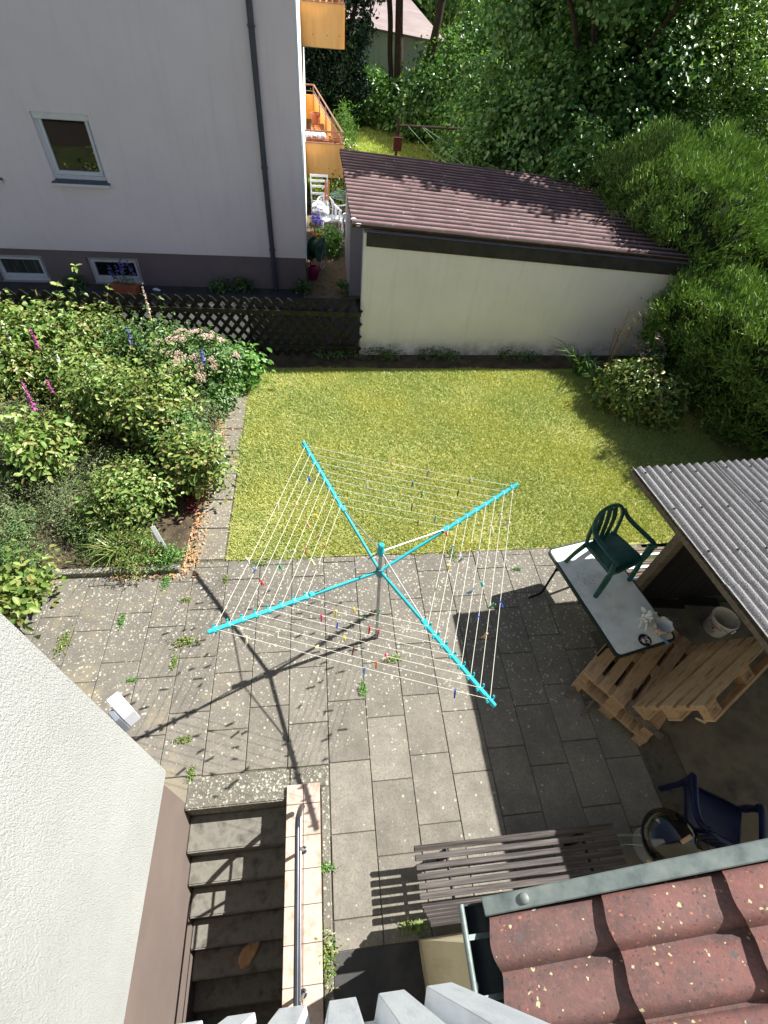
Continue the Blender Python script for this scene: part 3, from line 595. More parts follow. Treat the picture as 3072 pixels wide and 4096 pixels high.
# ================================================================== LATTICE FENCE
YF = 8.57
fen = thing('lattice_fence', 'dark stained diagonal lattice fence in front of the asphalt alley', 'fence')
def fy(x): return YF-0.021*(x-0.79)
pit = 0.192; H0, H1 = 0.02, 1.12; run = (H1-H0)*0.80
me_a = MB().beam((0, 0, H0), (run, 0, H1), 0.070, 0.016, (0,1,0)).mesh('lattice_strip', bevel=0.005); me_a.materials.append(fence_m)
me_b = MB().beam((0, 0, H0), (-run, 0, H1), 0.070, 0.016, (0,1,0)).mesh('lattice_strip', bevel=0.005); me_b.materials.append(fence_m)
n = 0
x = -7.9
while x < 0.75:
    if x+run < 0.82: link('lattice_strip', me_a, None, fen, (x, fy(x)+0.010, 0), (0, 0, -0.021))
    if x-run > -8.4: link('lattice_strip', me_b, None, fen, (x+0.02, fy(x)-0.012, 0), (0, 0, -0.021))
    x += pit
for x in (0.05, 0.25, 0.45, 0.65):
    L = 0.80-x; MB().beam((x, fy(x)+0.010, H0), (0.80, fy(.8)+0.010, H0+L/0.80), 0.070, 0.016, (0,1,0)).build('lattice_strip', fence_m, fen)
for z, hgt, mt in ((0.90, 0.085, fencetop_m), (0.23, 0.07, fence_m)):
    for a, b_ in ((-8.0, -3.06), (-3.05, -1.23), (-1.22, 0.79)): MB().beam((a, fy(a)-0.045, z), (b_, fy(b_)-0.045, z), 0.04, hgt).build('rail', mt, fen, bevel=0.006)
for x in (-6.9, -4.95, -3.055, -1.225, 0.50): MB().box((x, fy(x)-0.075, 0.49), (0.03, 0.03, 1.02)).build('post', iron_m, fen, bevel=0.004)

# ================================================================== OWN HOUSE: wing, stairs, parapet, tiled annex
wing = thing('house_wing', 'rough white plastered wing wall on a taupe plinth, lower left', 'house wall')
MB().b(-15, -1.31, -3.5, 1.135, 0.87, 7.5).build('wall', wing_m, wing, bevel=0.012, seg=2)
MB().b(-14.95, -1.355, -3.5, 1.065, -2.2, 0.872).build('plinth', plinth_m, wing)
lamp = thing('wall_lamp', 'white angular outdoor lamp on the far corner of the white wing wall', 'lamp', (-1.352, 1.272, 1.74), R(45))
mb = MB(); mb.add([(-.042,-.062,.0),(.042,-.062,.0),(.042,.05,.0),(-.042,.05,.0),(-.042,-.062,.15),(.042,-.062,.15),(.042,.05,.30),(-.042,.05,.30),(-.042,-.010,.30),(.042,-.010,.30)], [(0,3,2,1),(0,1,5,4),(4,5,9,8),(8,9,6,7),(2,3,7,6),(1,2,6,9,5),(0,4,8,7,3)])
mb.build('lamp_body', simple('lamp_white', s(206, 208, 212), 0.5, var=0.03), lamp, bevel=0.006, seg=2)
mb = MB().b(-.078, -.044, -.085, .0, .03, .25); mb.build('shaded_side_block', simple('lamp_side_shade', s(120, 124, 132), 0.5), lamp, bevel=0.005)  # darker block paints in the shaded left side of the lamp body
stairs = thing('cellar_stairs', 'concrete cellar stairs going down beside the white wing wall', 'stairs')
noses = [(0.70, -0.27), (0.474, -0.48), (0.245, -0.69), (0.02, -0.89), (-0.20, -1.09), (-0.42, -1.29), (-0.64, -1.49)]
top = 1.0
for y, z in noses:
    me = MB().b(-1.352, -0.40, y, top, z-0.34, z).build('step', step_m, stairs, bevel=0.012, seg=2); top = y
MB().b(-1.352, -0.40, -3.2, -0.64, -1.9, -1.69).build('landing', step_m, stairs)
MB().b(-1.355, -0.405, 1.0, 1.27, -0.35, 0.004).build('top_kerb', kerb_m, stairs, bevel=0.012, seg=2)
MB().b(-0.40, -0.03, 1.09, 1.27, -0.3, 0.003).build('side_kerb', kerb_m, stairs, bevel=0.01)
MB().b(-0.108, -0.03, -3.0, 1.085, -0.3, 0.002).build('side_kerb', kerb_m, stairs, bevel=0.01)
swall = thing('stair_wall', 'low stair side wall capped with peach stone tiles', 'wall')
MB().b(-0.408, -0.122, -1.5, 1.105, -1.9, 0.012).build('wall', step_m, swall)
MB().b(-0.416, -0.118, -1.5, 1.112, 0.0125, 0.028).build('grout_bed', grout_m, swall)
ys = [1.118, 0.95, 0.70, 0.455, 0.21, -0.035, -0.28, -0.525, -0.77, -1.02]
for i, (a, b_) in enumerate(zip(ys[:-1], ys[1:])):
    for x0, x1 in ((-0.424, -0.270), (-0.268, -0.113)):
        MB().b(x0+0.0015, x1-0.0015, b_+0.0025, a-0.0025, 0.022, 0.042).build('cap_tile', captile_m, swall, bevel=0.002)
hr = thing('handrail', 'dark steel tube handrail standing on the tiled stair wall', 'handrail')
zr = 0.60
MB().tube(smooth_path([(-0.270, 0.905, 0.16), (-0.273, 0.90, 0.22), (-0.278, 0.855, 0.35), (-0.284, 0.76, 0.55), (-0.285, 0.70, zr-.01), (-0.285, 0.62, zr), (-0.283, 0.2, zr), (-0.28, -0.6, zr), (-0.278, -1.45, zr)]), 0.0225, 12).build('rail', steel_m, hr, smooth=True)
for y in (0.55, -0.36): MB().tube([(-0.262, y+0.04, 0.042), (-0.282, y, zr-0.01)], 0.014, 8).build('post', steel_m, hr, smooth=True); MB().lathe([(0.03, 0.0425), (0.03, 0.052), (0.016, 0.056)], 12, (-0.262, y+0.04, 0)).build('foot_plate', steel_m, hr)
MB().tube([(-0.277, 0.86, 0.34), (-0.272, -1.45, 0.34)], 0.011, 8).build('mid_rail', steel_m, hr)
pb = MB(); prof = [(-.13,-.04),(-.05,-.07),(.04,-.05),(.13,-.015),(.14,.02),(.06,.05),(-.02,.07),(-.11,.045)]
pb.prism(prof, 0, 0.03, 'z'); o = pb.build('paper_bag', surf('brown_paper', s(170, 132, 96), s(192, 156, 120), 9, 0.9, 14, 0.8, 0.02), None, bevel=0.012, seg=2, smooth=True); o.location = (-0.83, -0.05, -1.085); o.rotation_euler = (0.05, -0.08, 0.75); tag(o, 'crumpled brown paper bag lying on a cellar step', 'paper bag')

# balcony parapet of white trapezoidal sheet, below the camera
par = thing('balcony_parapet', 'white trapezoidal sheet cladding of the balcony at the bottom edge', 'parapet')
prof = []; x = -0.732; pt = 0.112; dp_ = 0.042
while x < 0.20: prof += [(x, 0), (x+0.026, 0), (x+0.040, dp_), (x+pt-0.012, dp_)]; x += pt
prof.append((x, 0))
yb = -0.155
V = []; F = []; n_ = len(prof)
for z in (3.74, 4.86):
    for k in (0, -0.008): V += [(p[0], yb+p[1]+k, z) for p in prof]
for i in range(n_-1): F += [(i, i+1, 2*n_+i+1, 2*n_+i), (n_+i, 3*n_+i, 3*n_+i+1, n_+i+1), (i, n_+i, n_+i+1, i+1), (2*n_+i, 2*n_+i+1, 3*n_+i+1, 3*n_+i)]
mb = MB(); mb.add(V, F); mb.build('cladding_sheet', sheet_m, par, bevel=0.005, seg=2, smooth=True)
MB().b(-0.74, 0.24, -1.45, -0.16, 3.80, 3.95).build('balcony_slab', conc_m, par)
o = MB().b(-1.34, 0.78, -3.4, -1.5, -2.0, 3.79).b(-1.34, 7.0, -3.9, -3.42, -2.0, 8.0).build('house_facade', wing_m); tag(o, 'white house facade behind the trapezoidal balcony cladding', 'house wall')

# annex with the tiled roof, lower right
ann = thing('tiled_annex', 'cream annex with lichened red tiled roof, lower right corner', 'house')
mb = MB(); mb.add([(0.668,-0.105,-0.1),(4.5,-0.03,-0.1),(4.5,-3.2,-0.1),(0.80,-3.2,-0.1),(0.668,-0.105,2.93),(4.5,-0.03,2.93),(4.5,-3.2,2.93),(0.80,-3.2,2.93)], [(0,1,2,3),(4,7,6,5),(0,4,5,1),(1,5,6,2),(2,6,7,3),(3,7,4,0)]).build('wall', cream_m, ann)
roof = MB().b(0.0, 3.3, -3.0, 0.03, -0.06, -0.03).build('roof', fascia_m, ann)
sl_ = R(24); roof.location = (0.560, 0.0, 2.985); roof.rotation_euler = Euler((0, -sl_, R(3.0)), 'XYZ')
# local x runs up the slope, local y along the eave
gauge = 0.405; tw = 0.315
def tile_mesh():
    L = gauge+0.075; ny = 28; nx = 6; V = []; F = []
    def prof(u):
        q = (u*2) % 1.0
        r_ = math.sin(PI/2*q/0.66)**0.7 if q < 0.66 else max(0.0, math.cos(PI/2*min(1, (q-0.66)/0.26)))**0.8
        return 0.040*r_
    for k in (0, 1):
        for i in range(nx+1):
            for j in range(ny+1):
                u = j/ny; x = L*i/nx; lift = 0.038*(1-i/nx); rd = 0.006 if i == 0 and k == 0 else 0
                V.append((x-0.012*math.sin(PI*u*2)**2*(1 if i == 0 else 0), -u*tw*1.012, prof(u)+lift-k*0.022-rd))
    m = ny+1; o = (nx+1)*m
    for i in range(nx):
        for j in range(ny): a = i*m+j; F += [(a, a+1, a+m+1, a+m), (o+a, o+a+m, o+a+m+1, o+a+1)]
    for j in range(ny): F.append((j, o+j, o+j+1, j+1)); a = nx*m+j; F.append((a, a+1, o+a+1, o+a))
    for i in range(nx): a = i*m; F.append((a, a+m, o+a+m, o+a)); a = i*m+ny; F.append((a, o+a, o+a+m, a+m))
    me = bpy.data.meshes.new('roof_tile'); me.from_pydata(V, [], F); bm = bmesh.new(); bm.from_mesh(me); bmesh.ops.recalc_face_normals(bm, faces=bm.faces); bm.to_mesh(me); bm.free()
    me.shade_smooth(); me.set_sharp_from_angle(angle=R(50)); me.materials.append(tile_m); return me
tme = tile_mesh()
for i in range(9):
    for j in range(6):
        link('roof_tile', tme, None, roof, (0.012+i*gauge, -0.012-j*tw, 0.012+random.uniform(-.002,.002)), (random.uniform(-.006,.006), random.uniform(-.006,.004), random.uniform(-.008,.008)))
vf = MB().b(0.0, 3.3, -0.008, 0.048, 0.052, 0.060).b(0.0, 3.3, 0.040, 0.048, -0.09, 0.0515).build('verge_flashing', zinc_m, roof, bevel=0.004)
for x in (0.155, 1.2): MB().lathe([(0.018, 0.0605), (0.016, 0.068), (0.006, 0.073)], 16, (x, 0.021, 0), True, True).build('screw_cap', zinc_m, roof, smooth=True)
# half round gutter along the eave
gut = MB(); pr = [(0.055*math.cos(a), 0.055*math.sin(a)) for a in np.linspace(PI, 2*PI, 11)]
gut.add([(0.520+p[0], y, 2.985+p[1]) for y in (0.03, -3.0) for p in pr]+[(0.520+p[0]*.95, y, 2.985+p[1]*.95) for y in (0.03, -3.0) for p in pr], [(i, i+1, 12+i, 11+i) for i in range(10)]+[(22+i, 33+i, 34+i, 23+i) for i in range(10)])
gobj = gut.build('gutter', zincin_m, ann, smooth=True)
MB().tube([(0.465, 0.035, 2.99), (0.465, -3.0, 2.99)], 0.011, 10).build('gutter_bead', zinc_m, gobj, smooth=True)
MB().prism([(0.52+p[0], 2.985+p[1]) for p in pr], 0.028, 0.034).build('gutter_end', zincin_m, gobj)
for y in (-0.06, -0.22): MB().beam((0.47, y, 2.995), (0.57, y, 2.985), 0.016, 0.004).build('gutter_bracket', zinc_m, gobj)
# ================================================================== ROTARY DRYER
dry = thing('rotary_dryer', 'turquoise rotary clothes dryer standing open on the patio', 'clothes dryer', (0.578, 2.604, 0))
base = Vector((0.578, 2.604, 0)); topp = Vector((0.506, 2.604, 1.80))
def on(z): return base+(topp-base)*(z/1.80)
def rel(p): return Vector(p)-base
hubc = on(1.39)
MB().tube([rel(on(-0.05)), rel(on(1.72))], 0.020, 14).build('pole', alu_m, dry, smooth=True)
MB().tube([rel(on(-0.03)), rel(on(0.05))], 0.030, 14).build('ground_sleeve', tealgrey_m, dry, smooth=True)
MB().tube([rel(on(z)) for z in (1.30, 1.33, 1.40, 1.43)], [0.030, 0.040, 0.042, 0.034], 14).build('slider_hub', tealgrey_m, dry, smooth=True)
MB().tube([rel(on(z)) for z in (1.655, 1.67, 1.72, 1.735, 1.80, 1.812)], [0.030, 0.036, 0.036, 0.027, 0.030, 0.020], 14).build('top_cap', teal_m, dry, smooth=True)
TIPS = {'far': Vector((-0.197, 4.093, 1.72)), 'right': Vector((2.042, 3.400, 1.71)), 'near': Vector((1.226, 1.164, 1.67)), 'left': Vector((-0.940, 1.913, 1.66))}
order = ['far', 'right', 'near', 'left']; NL = 8
hook = {}
def arm_pt(k, t):
    a = hubc; b_ = TIPS[k]; d = (b_-a); d2 = Vector((d.x, d.y, 0)).normalized()
    return (a+d2*0.04).lerp(b_, t)
for k in order:
    a0, a1 = arm_pt(k, 0.0), arm_pt(k, 1.0); d = (a1-a0).normalized(); side = Vector((0,0,1)).cross(d).normalized(); upv = d.cross(side)
    am = MB().beam(rel(arm_pt(k, 0.0)), rel(arm_pt(k, 0.44)), 0.022, 0.034)
    am.beam(rel(arm_pt(k, 0.44)), rel(a1), 0.034, 0.030)
    am.beam(rel(a1-d*0.10+upv*0.016), rel(a1+d*0.004+upv*0.016), 0.026, 0.010)
    arm = am.build('arm', teal_m, dry, bevel=0.004)
    MB().tube([rel(on(1.69)+d*0.03), rel(arm_pt(k, 0.43)+upv*0.02)], 0.0065, 8).build('strut', alu_m, dry, smooth=True)
    MB().box(rel(arm_pt(k, 0.43)+upv*0.012), (0.05, 0.05, 0.036), Matrix((d, side, upv)).transposed()).build('strut_joint', teal_m, arm, bevel=0.006)
    for i in range(NL):
        t = 0.465+i*(0.965-0.465)/(NL-1); p = arm_pt(k, t)
        hm = MB().beam(rel(p-side*0.036+upv*0.005), rel(p+side*0.036+upv*0.005), 0.018, 0.012, upv).beam(rel(p-side*0.034), rel(p-side*0.034+upv*0.036), 0.014, 0.008, side).beam(rel(p+side*0.034), rel(p+side*0.034+upv*0.036), 0.014, 0.008, side)
        hm.build('line_hook', teal_m, arm); hook[(k, i)] = p+upv*0.016
def line_pt(ka, kb, i, t):
    a, b_ = hook[(ka, i)], hook[(kb, i)]; p = a.lerp(b_, t); L = (b_-a).length; p = p.copy(); p.z -= 0.018*L*4*t*(1-t)*0.5; return p
for i in range(NL):
    for q in range(4):
        ka, kb = order[q], order[(q+1) % 4]
        MB().tube([rel(line_pt(ka, kb, i, t/6)) for t in range(7)], 0.0019, 5, False).build('line', line_m, dry)
# pegs: two sprung halves gripping the line
def peg_mesh():
    mb = MB()
    for sgn in (-1, 1):
        mb.add([(-.006, sgn*.0015, -.052), (.006, sgn*.0015, -.052), (.006, sgn*.0075, -.052), (-.006, sgn*.0075, -.052),
                (-.006, sgn*.0015, .004), (.006, sgn*.0015, .004), (.006, sgn*.009, .004), (-.006, sgn*.009, .004),
                (-.006, sgn*.009, .034), (.006, sgn*.009, .034), (.006, sgn*.014, .034), (-.006, sgn*.014, .034)],
               [(0,1,2,3),(0,4,5,1),(1,5,6,2),(2,6,7,3),(3,7,4,0),(4,8,9,5),(5,9,10,6),(6,10,11,7),(7,11,8,4),(8,11,10,9)])
    mb.tube([(-.008, 0, -.006), (.008, 0, -.006)], 0.005, 6)
    return mb.mesh('clothes_peg')
pcol = {'white': s(226, 224, 206), 'blue': s(46, 78, 188), 'red': s(196, 44, 44), 'yellow': s(222, 204, 70), 'green': s(60, 150, 110), 'wooden': s(212, 164, 116), 'orange': s(224, 110, 60), 'pink': s(214, 60, 110), 'light blue': s(120, 160, 206), 'dark green': s(40, 84, 66), 'brown': s(110, 60, 50), 'pale yellow': s(230, 222, 160), 'grey': s(150, 156, 164), 'turquoise': s(90, 190, 180), 'cream': s(236, 226, 196)}
pmesh = {}
base_peg = peg_mesh()
for cn, cc in pcol.items():
    me = base_peg.copy(); me.materials.append(simple('peg_'+cn.replace(' ', '_'), cc, 0.5)); pmesh[cn] = me
sides = [('far', 'right', 'far'), ('right', 'near', 'right'), ('near', 'left', 'near'), ('left', 'far', 'left')]
ordn = ['outermost', 'second', 'third', 'fourth', 'fifth', 'sixth', 'seventh', 'innermost']
def peg(q, li, t, c, scale=1.0):
    ka, kb, nm = sides[q]; i = NL-1-li
    p = line_pt(ka, kb, i, t); d = (line_pt(ka, kb, i, t+.02)-line_pt(ka, kb, i, t-.02)).normalized()
    o = link('clothes_peg', pmesh[c]); up = random.random() < 0.7
    z = Vector((random.uniform(-.5,.5), random.uniform(-.5,.5), 1)).normalized(); z = (z-d*z.dot(d)*0.8).normalized()
    if up: z = -z
    y = z.cross(d).normalized(); x = y.cross(z)
    m = Matrix((x, y, z)).transposed().to_4x4(); m.translation = p-z*(-.040*scale); o.matrix_world = m @ Matrix.Diagonal((scale, scale, scale, 1))
    tag(o, '%s clothes peg on the %s line of the %s side of the dryer' % (c, ordn[li], {'far': 'lawn', 'right': 'right-hand', 'near': 'near', 'left': 'left-hand'}[nm]), 'clothes peg', 'clothes pegs on the dryer')
for a in ((0,0,.42,'wooden'),(0,0,.60,'grey'),(0,1,.66,'yellow'),(0,0,.80,'light blue'),(0,2,.55,'blue'),(0,2,.80,'dark green'),(0,3,.62,'green'),(0,4,.50,'yellow'),(0,4,.28,'cream'),(0,5,.60,'brown'),(0,6,.82,'turquoise'),(0,7,.72,'brown'),
          (1,0,.22,'white'),(1,0,.62,'blue'),(1,1,.15,'cream'),(1,1,.78,'wooden'),(1,1,.66,'green'),(1,2,.20,'cream'),(1,2,.56,'turquoise'),(1,2,.72,'blue'),(1,3,.34,'grey'),(1,3,.60,'light blue'),(1,4,.30,'yellow'),(1,5,.40,'grey'),(1,6,.25,'light blue'),(1,6,.46,'yellow'),(1,7,.10,'orange'),(1,7,.66,'white'),
          (2,0,.12,'blue'),(2,0,.44,'light blue'),(2,0,.88,'cream'),(2,1,.40,'orange'),(2,1,.64,'pale yellow'),(2,1,.80,'white'),(2,2,.36,'pink'),(2,2,.50,'brown'),(2,3,.56,'yellow'),(2,3,.34,'white'),(2,4,.40,'red'),(2,4,.62,'blue'),(2,5,.45,'red'),(2,5,.75,'pink'),(2,6,.50,'dark green'),(2,6,.70,'yellow'),(2,7,.40,'green'),(2,7,.6,'yellow'),
          (3,0,.30,'white'),(3,0,.62,'cream'),(3,1,.25,'light blue'),(3,2,.68,'wooden'),(3,2,.88,'blue'),(3,2,.20,'red'),(3,3,.72,'pale yellow'),(3,3,.30,'green'),(3,4,.62,'wooden'),(3,4,.40,'white'),(3,5,.44,'red'),(3,5,.70,'yellow'),(3,6,.36,'pale yellow'),(3,6,.58,'wooden'),(3,7,.50,'wooden'),(3,7,.30,'cream')):
    peg(*a)

# ================================================================== TABLE AND WHAT STANDS ON IT
TA = math.atan2(-1.378, 0.293)            # long axis
tab = thing('garden_table', 'white rectangular garden table with dark green rim beside the canopy', 'table', (3.186, 2.628, 0), TA)
def rrect(L, Wd, r, n=6):
    out = []
    for cx, cy, a0 in ((L/2-r, Wd/2-r, 0), (-L/2+r, Wd/2-r, PI/2), (-L/2+r, -Wd/2+r, PI), (L/2-r, -Wd/2+r, 3*PI/2)):
        for k in range(n+1): a = a0+PI/2*k/n; out.append((cx+r*math.cos(a), cy+r*math.sin(a)))
    return out
LT, WT = 1.43, 0.77
MB().prism(rrect(LT-0.04, WT-0.04, 0.05), 0.705, 0.722, 'z').build('table_top', tabletop_m, tab, bevel=0.002)
p1, p2 = rrect(LT, WT, 0.065), rrect(LT-0.04, WT-0.04, 0.05); n_ = len(p1)
rim = MB(); V = [(x, y, z) for z in (0.68, 0.722) for (x, y) in p1]+[(x, y, z) for z in (0.68, 0.724) for (x, y) in p2]
F = []
for i in range(n_):
    j = (i+1) % n_; F += [(i, j, n_+j, n_+i), (2*n_+i, 3*n_+i, 3*n_+j, 2*n_+j), (n_+i, n_+j, 3*n_+j, 3*n_+i), (i, 2*n_+i, 2*n_+j, j)]
rim.add(V, F); rim.build('rim', tableedge_m, tab, smooth=False)
for x in (-0.52, 0.52):
    MB().tube([(x, -0.30, 0.68), (x, -0.31, 0.10), (x+0.01, -0.34, 0.025), (x+0.03, -0.52 if x < 0 else -0.36, 0.02)], 0.014, 8).build('leg', iron_m, tab, smooth=True)
    MB().tube([(x, 0.30, 0.68), (x, 0.31, 0.10), (x+0.01, 0.34, 0.025), (x+0.03, 0.36, 0.02)], 0.014, 8).build('leg', iron_m, tab, smooth=True)
    MB().tube([(x, -0.30, 0.5), (x, 0.30, 0.5)], 0.010, 8).build('cross_bar', iron_m, tab)
def ribbon(mb, pts, w, th, up=None):
    for a, b_ in zip(pts[:-1], pts[1:]):
        mb.beam(a, b_, w, th, up or (0, 0, 1))
def sweep(mb, pts, w, h):       # flat rounded strip along a path with per-point widths
    pts = [Vector(p) for p in pts]; V = []; F = []; m = len(pts)
    for i, p in enumerate(pts):
        t = (pts[min(i+1, m-1)]-pts[max(i-1, 0)]).normalized(); ww = w[i] if isinstance(w, list) else w
        sd = t.cross(Vector((0,0,1))); sd = sd if sd.length > 1e-3 else Vector((1,0,0)); sd.normalize(); up = sd.cross(t)
        for a, b_ in ((-.5,-.3),(-.3,-.5),(.3,-.5),(.5,-.3),(.5,.3),(.3,.5),(-.3,.5),(-.5,.3)): V.append(p+sd*a*ww+up*b_*h)
    for i in range(m-1):
        for k in range(8): F.append((i*8+k, i*8+(k+1)%8, (i+1)*8+(k+1)%8, (i+1)*8+k))
    F += [tuple(range(8))[::-1], tuple((m-1)*8+k for k in range(8))]
    mb.add(V, F)
def monobloc(name, label, loc, rz, mat, group=None, slats=3, lowback=False):
    """plastic armchair; local +y is the back, -y the front"""
    t = thing(name, label, 'chair', loc, rz, group)
    # seat: dished panel with rounded front lip
    V = []; F = []; nx, ny = 10, 10
    for k in (0, 1):
        for i in range(nx+1):
            for j in range(ny+1):
                u, v_ = i/nx*2-1, j/ny*2-1; wd = 0.225-0.02*v_
                z = 0.425-0.014*(1-u*u)*(1-0.3*v_)-0.012*v_ - (0.03*max(0, -v_-0.75)/0.25) - k*0.012
                V.append((u*wd, v_*0.215, z))
    m = ny+1; o = (nx+1)*m
    for i in range(nx):
        for j in range(ny): a = i*m+j; F += [(a, a+1, a+m+1, a+m), (o+a, o+a+m, o+a+m+1, o+a+1)]
    for j in range(ny): F.append((j, o+j, o+j+1, j+1)); a = nx*m+j; F.append((a, a+1, o+a+1, o+a))
    for i in range(nx): a = i*m; F.append((a, a+m, o+a+m, o+a)); a = i*m+ny; F.append((a, o+a, o+a+m, a+m))
    MB().add(V, F).build('seat', mat, t, smooth=True)
    ap = MB(); sweep(ap, [(-0.24, -0.205, 0.395), (-0.12, -0.222, 0.388), (0.12, -0.222, 0.388), (0.24, -0.205, 0.395)], 0.02, 0.055); ap.build('seat_apron', mat, t, smooth=True)
    for sx in (-1, 1):
        a2 = MB(); sweep(a2, [(sx*0.235, -0.2, 0.40), (sx*0.225, 0, 0.405), (sx*0.21, 0.2, 0.40)], 0.02, 0.05); a2.build('seat_apron', mat, t, smooth=True)
        l1 = MB(); sweep(l1, smooth_path([(sx*0.265, -0.235, 0.0), (sx*0.255, -0.225, 0.2), (sx*0.245, -0.21, 0.40), (sx*0.262, -0.20, 0.52), (sx*0.275, -0.185, 0.61)]), [0.046+0.0018*i for i in range(21)], 0.046); l1.build('leg', mat, t, smooth=True)
        l2 = MB(); sweep(l2, smooth_path([(sx*0.245, 0.285, 0.0), (sx*0.235, 0.25, 0.2), (sx*0.22, 0.205, 0.40)]), [0.044+0.0028*i for i in range(11)], 0.046); l2.build('leg', mat, t, smooth=True)
        ar = MB(); sweep(ar, smooth_path([(sx*0.275, -0.215, 0.60), (sx*0.282, -0.19, 0.635), (sx*0.28, -0.05, 0.645), (sx*0.268, 0.09, 0.655), (sx*0.245, 0.195, 0.69), (sx*0.215, 0.245, 0.76)]), 0.056, 0.030); ar.build('armrest', mat, t, smooth=True)
    arch = MB(); pts = smooth_path([(-0.215, 0.20, 0.41), (-0.232, 0.225, 0.56), (-0.215, 0.247, 0.70), (-0.165, 0.28, 0.80), (-0.07, 0.30, 0.842), (0.07, 0.30, 0.842), (0.165, 0.28, 0.80), (0.215, 0.247, 0.70), (0.232, 0.225, 0.56), (0.215, 0.20, 0.41)])
    arch.tube(pts, 0.0215, 10); arch.build('back_frame', mat, t, smooth=True)
    for i in range(slats):
        x = (i-(slats-1)/2)*(0.26/slats+0.012); w_ = 0.26/slats*0.82; q = abs(x)*0.3
        sp = MB(); P_ = smooth_path([(x*0.82, 0.205, 0.415), (x, 0.222, 0.52), (x*1.05, 0.25, 0.68), (x*0.9, 0.292, 0.832-q)])
        V = []; F = []
        for p in P_:
            for a, b_ in ((-w_/2, 0.004), (w_/2, 0.004), (w_/2, -0.004), (-w_/2, -0.004)): V.append((p.x+a, p.y+b_, p.z))
        for k in range(len(P_)-1):
            for e in range(4): F.append((k*4+e, k*4+(e+1)%4, k*4+4+(e+1)%4, k*4+4+e))
        sp.add(V, F).build('back_slat', mat, t, smooth=False)
    return t
ch = monobloc('plastic_chair', 'dark green plastic armchair standing on the white table', (3.165, 2.885, 0.724), R(21), greenpl_m)
# spilled soil crumbs on the table beside the chair
g = np.random.default_rng(5); mb = MB()
for i in range(60):
    x, y = 2.98+g.normal(0, .07), 2.80+g.normal(0, .06); r_ = g.uniform(.001, .004); mb.ball((x, y, 0.7235+r_*.5), r_, 5, 3)
o = mb.build('soil_crumbs', soil_m); tag(o, 'scattered soil crumbs on the white table under the chair', 'crumbs', kind='stuff')
# planter bowl, painted
bowl_m, nt, b = newmat('painted_ceramic'); pos = coords(nt, 'object')
c = ramp(nt, noise(nt, pos, 22, 4, 0.8), [(0.32, s(226, 222, 208)), (0.42, s(206, 170, 70)), (0.5, s(236, 232, 222)), (0.56, s(150, 60, 44)), (0.62, s(84, 104, 70)), (0.72, s(230, 226, 214))]); nt.links.new(c, b.inputs['Base Color']); b.inputs['Roughness'].default_value = 0.25
bw = thing('ceramic_pot', 'painted ceramic pot with scalloped rim on the table corner', 'pot', (3.535, 2.115, 0.7225))
n_ = 28; prof = [(0.05, 0), (0.062, 0.02), (0.080, 0.07), (0.088, 0.115), (0.098, 0.14)]
V = []; F = []
for (r_, z) in prof:
    for k in range(n_): a = 2*PI*k/n_; q = 1+0.05*math.sin(a*7)*(z/0.14)**3; V.append((r_*q*math.cos(a), r_*q*math.sin(a), z+0.006*math.sin(a*7)*(z/0.14)**3))
for i in range(len(prof)-1):
    for k in range(n_): F.append((i*n_+k, i*n_+(k+1)%n_, (i+1)*n_+(k+1)%n_, (i+1)*n_+k))
F.append(tuple(range(n_))[::-1]); MB().add(V, F).build('outer_wall', bowl_m, bw, smooth=True)
V2 = [(x*0.90, y*0.90, z*0.96+0.004) for (x, y, z) in V]; F2 = [tuple(reversed(f)) for f in F]; rimF = [((len(prof)-1)*n_+k, (len(prof)-1)*n_+(k+1)%n_, len(V)+(len(prof)-1)*n_+(k+1)%n_, len(V)+(len(prof)-1)*n_+k) for k in range(n_)]
MB().add(V2, F2).build('inner_glaze', simple('pale_glaze', s(216, 220, 222), 0.2, var=0.05), bw, smooth=True)
MB().add(V+V2, rimF).build('rim', bowl_m, bw)
# ashtray with stubs
at = thing('ashtray', 'round black ashtray full of cigarette stubs on the table', 'ashtray', (3.325, 2.012, 0.7225))
MB().lathe([(0.055, 0), (0.066, 0.008), (0.068, 0.022), (0.056, 0.022), (0.050, 0.010), (0.001, 0.009)], 28).build('dish', simple('black_plastic', s(20, 20, 24), 0.35), at, smooth=True)
for i in range(34):
    a = random.uniform(0, 2*PI); r_ = 0.042*math.sqrt(random.random()); c = Vector((r_*math.cos(a), r_*math.sin(a), 0.014+random.uniform(0, .010))); a2 = random.uniform(0, PI); d = Vector((math.cos(a2), math.sin(a2), random.uniform(-.2,.2)))*random.uniform(.010, .017)
    MB().tube([c-d, c+d], 0.0036, 6).build('stub', [white_m, MATS['orange_wood'], white_m, straw_m, MATS['peg_red'], MATS['peg_blue']][i % 6] if i % 6 < 4 or i % 5 == 0 else white_m, at)
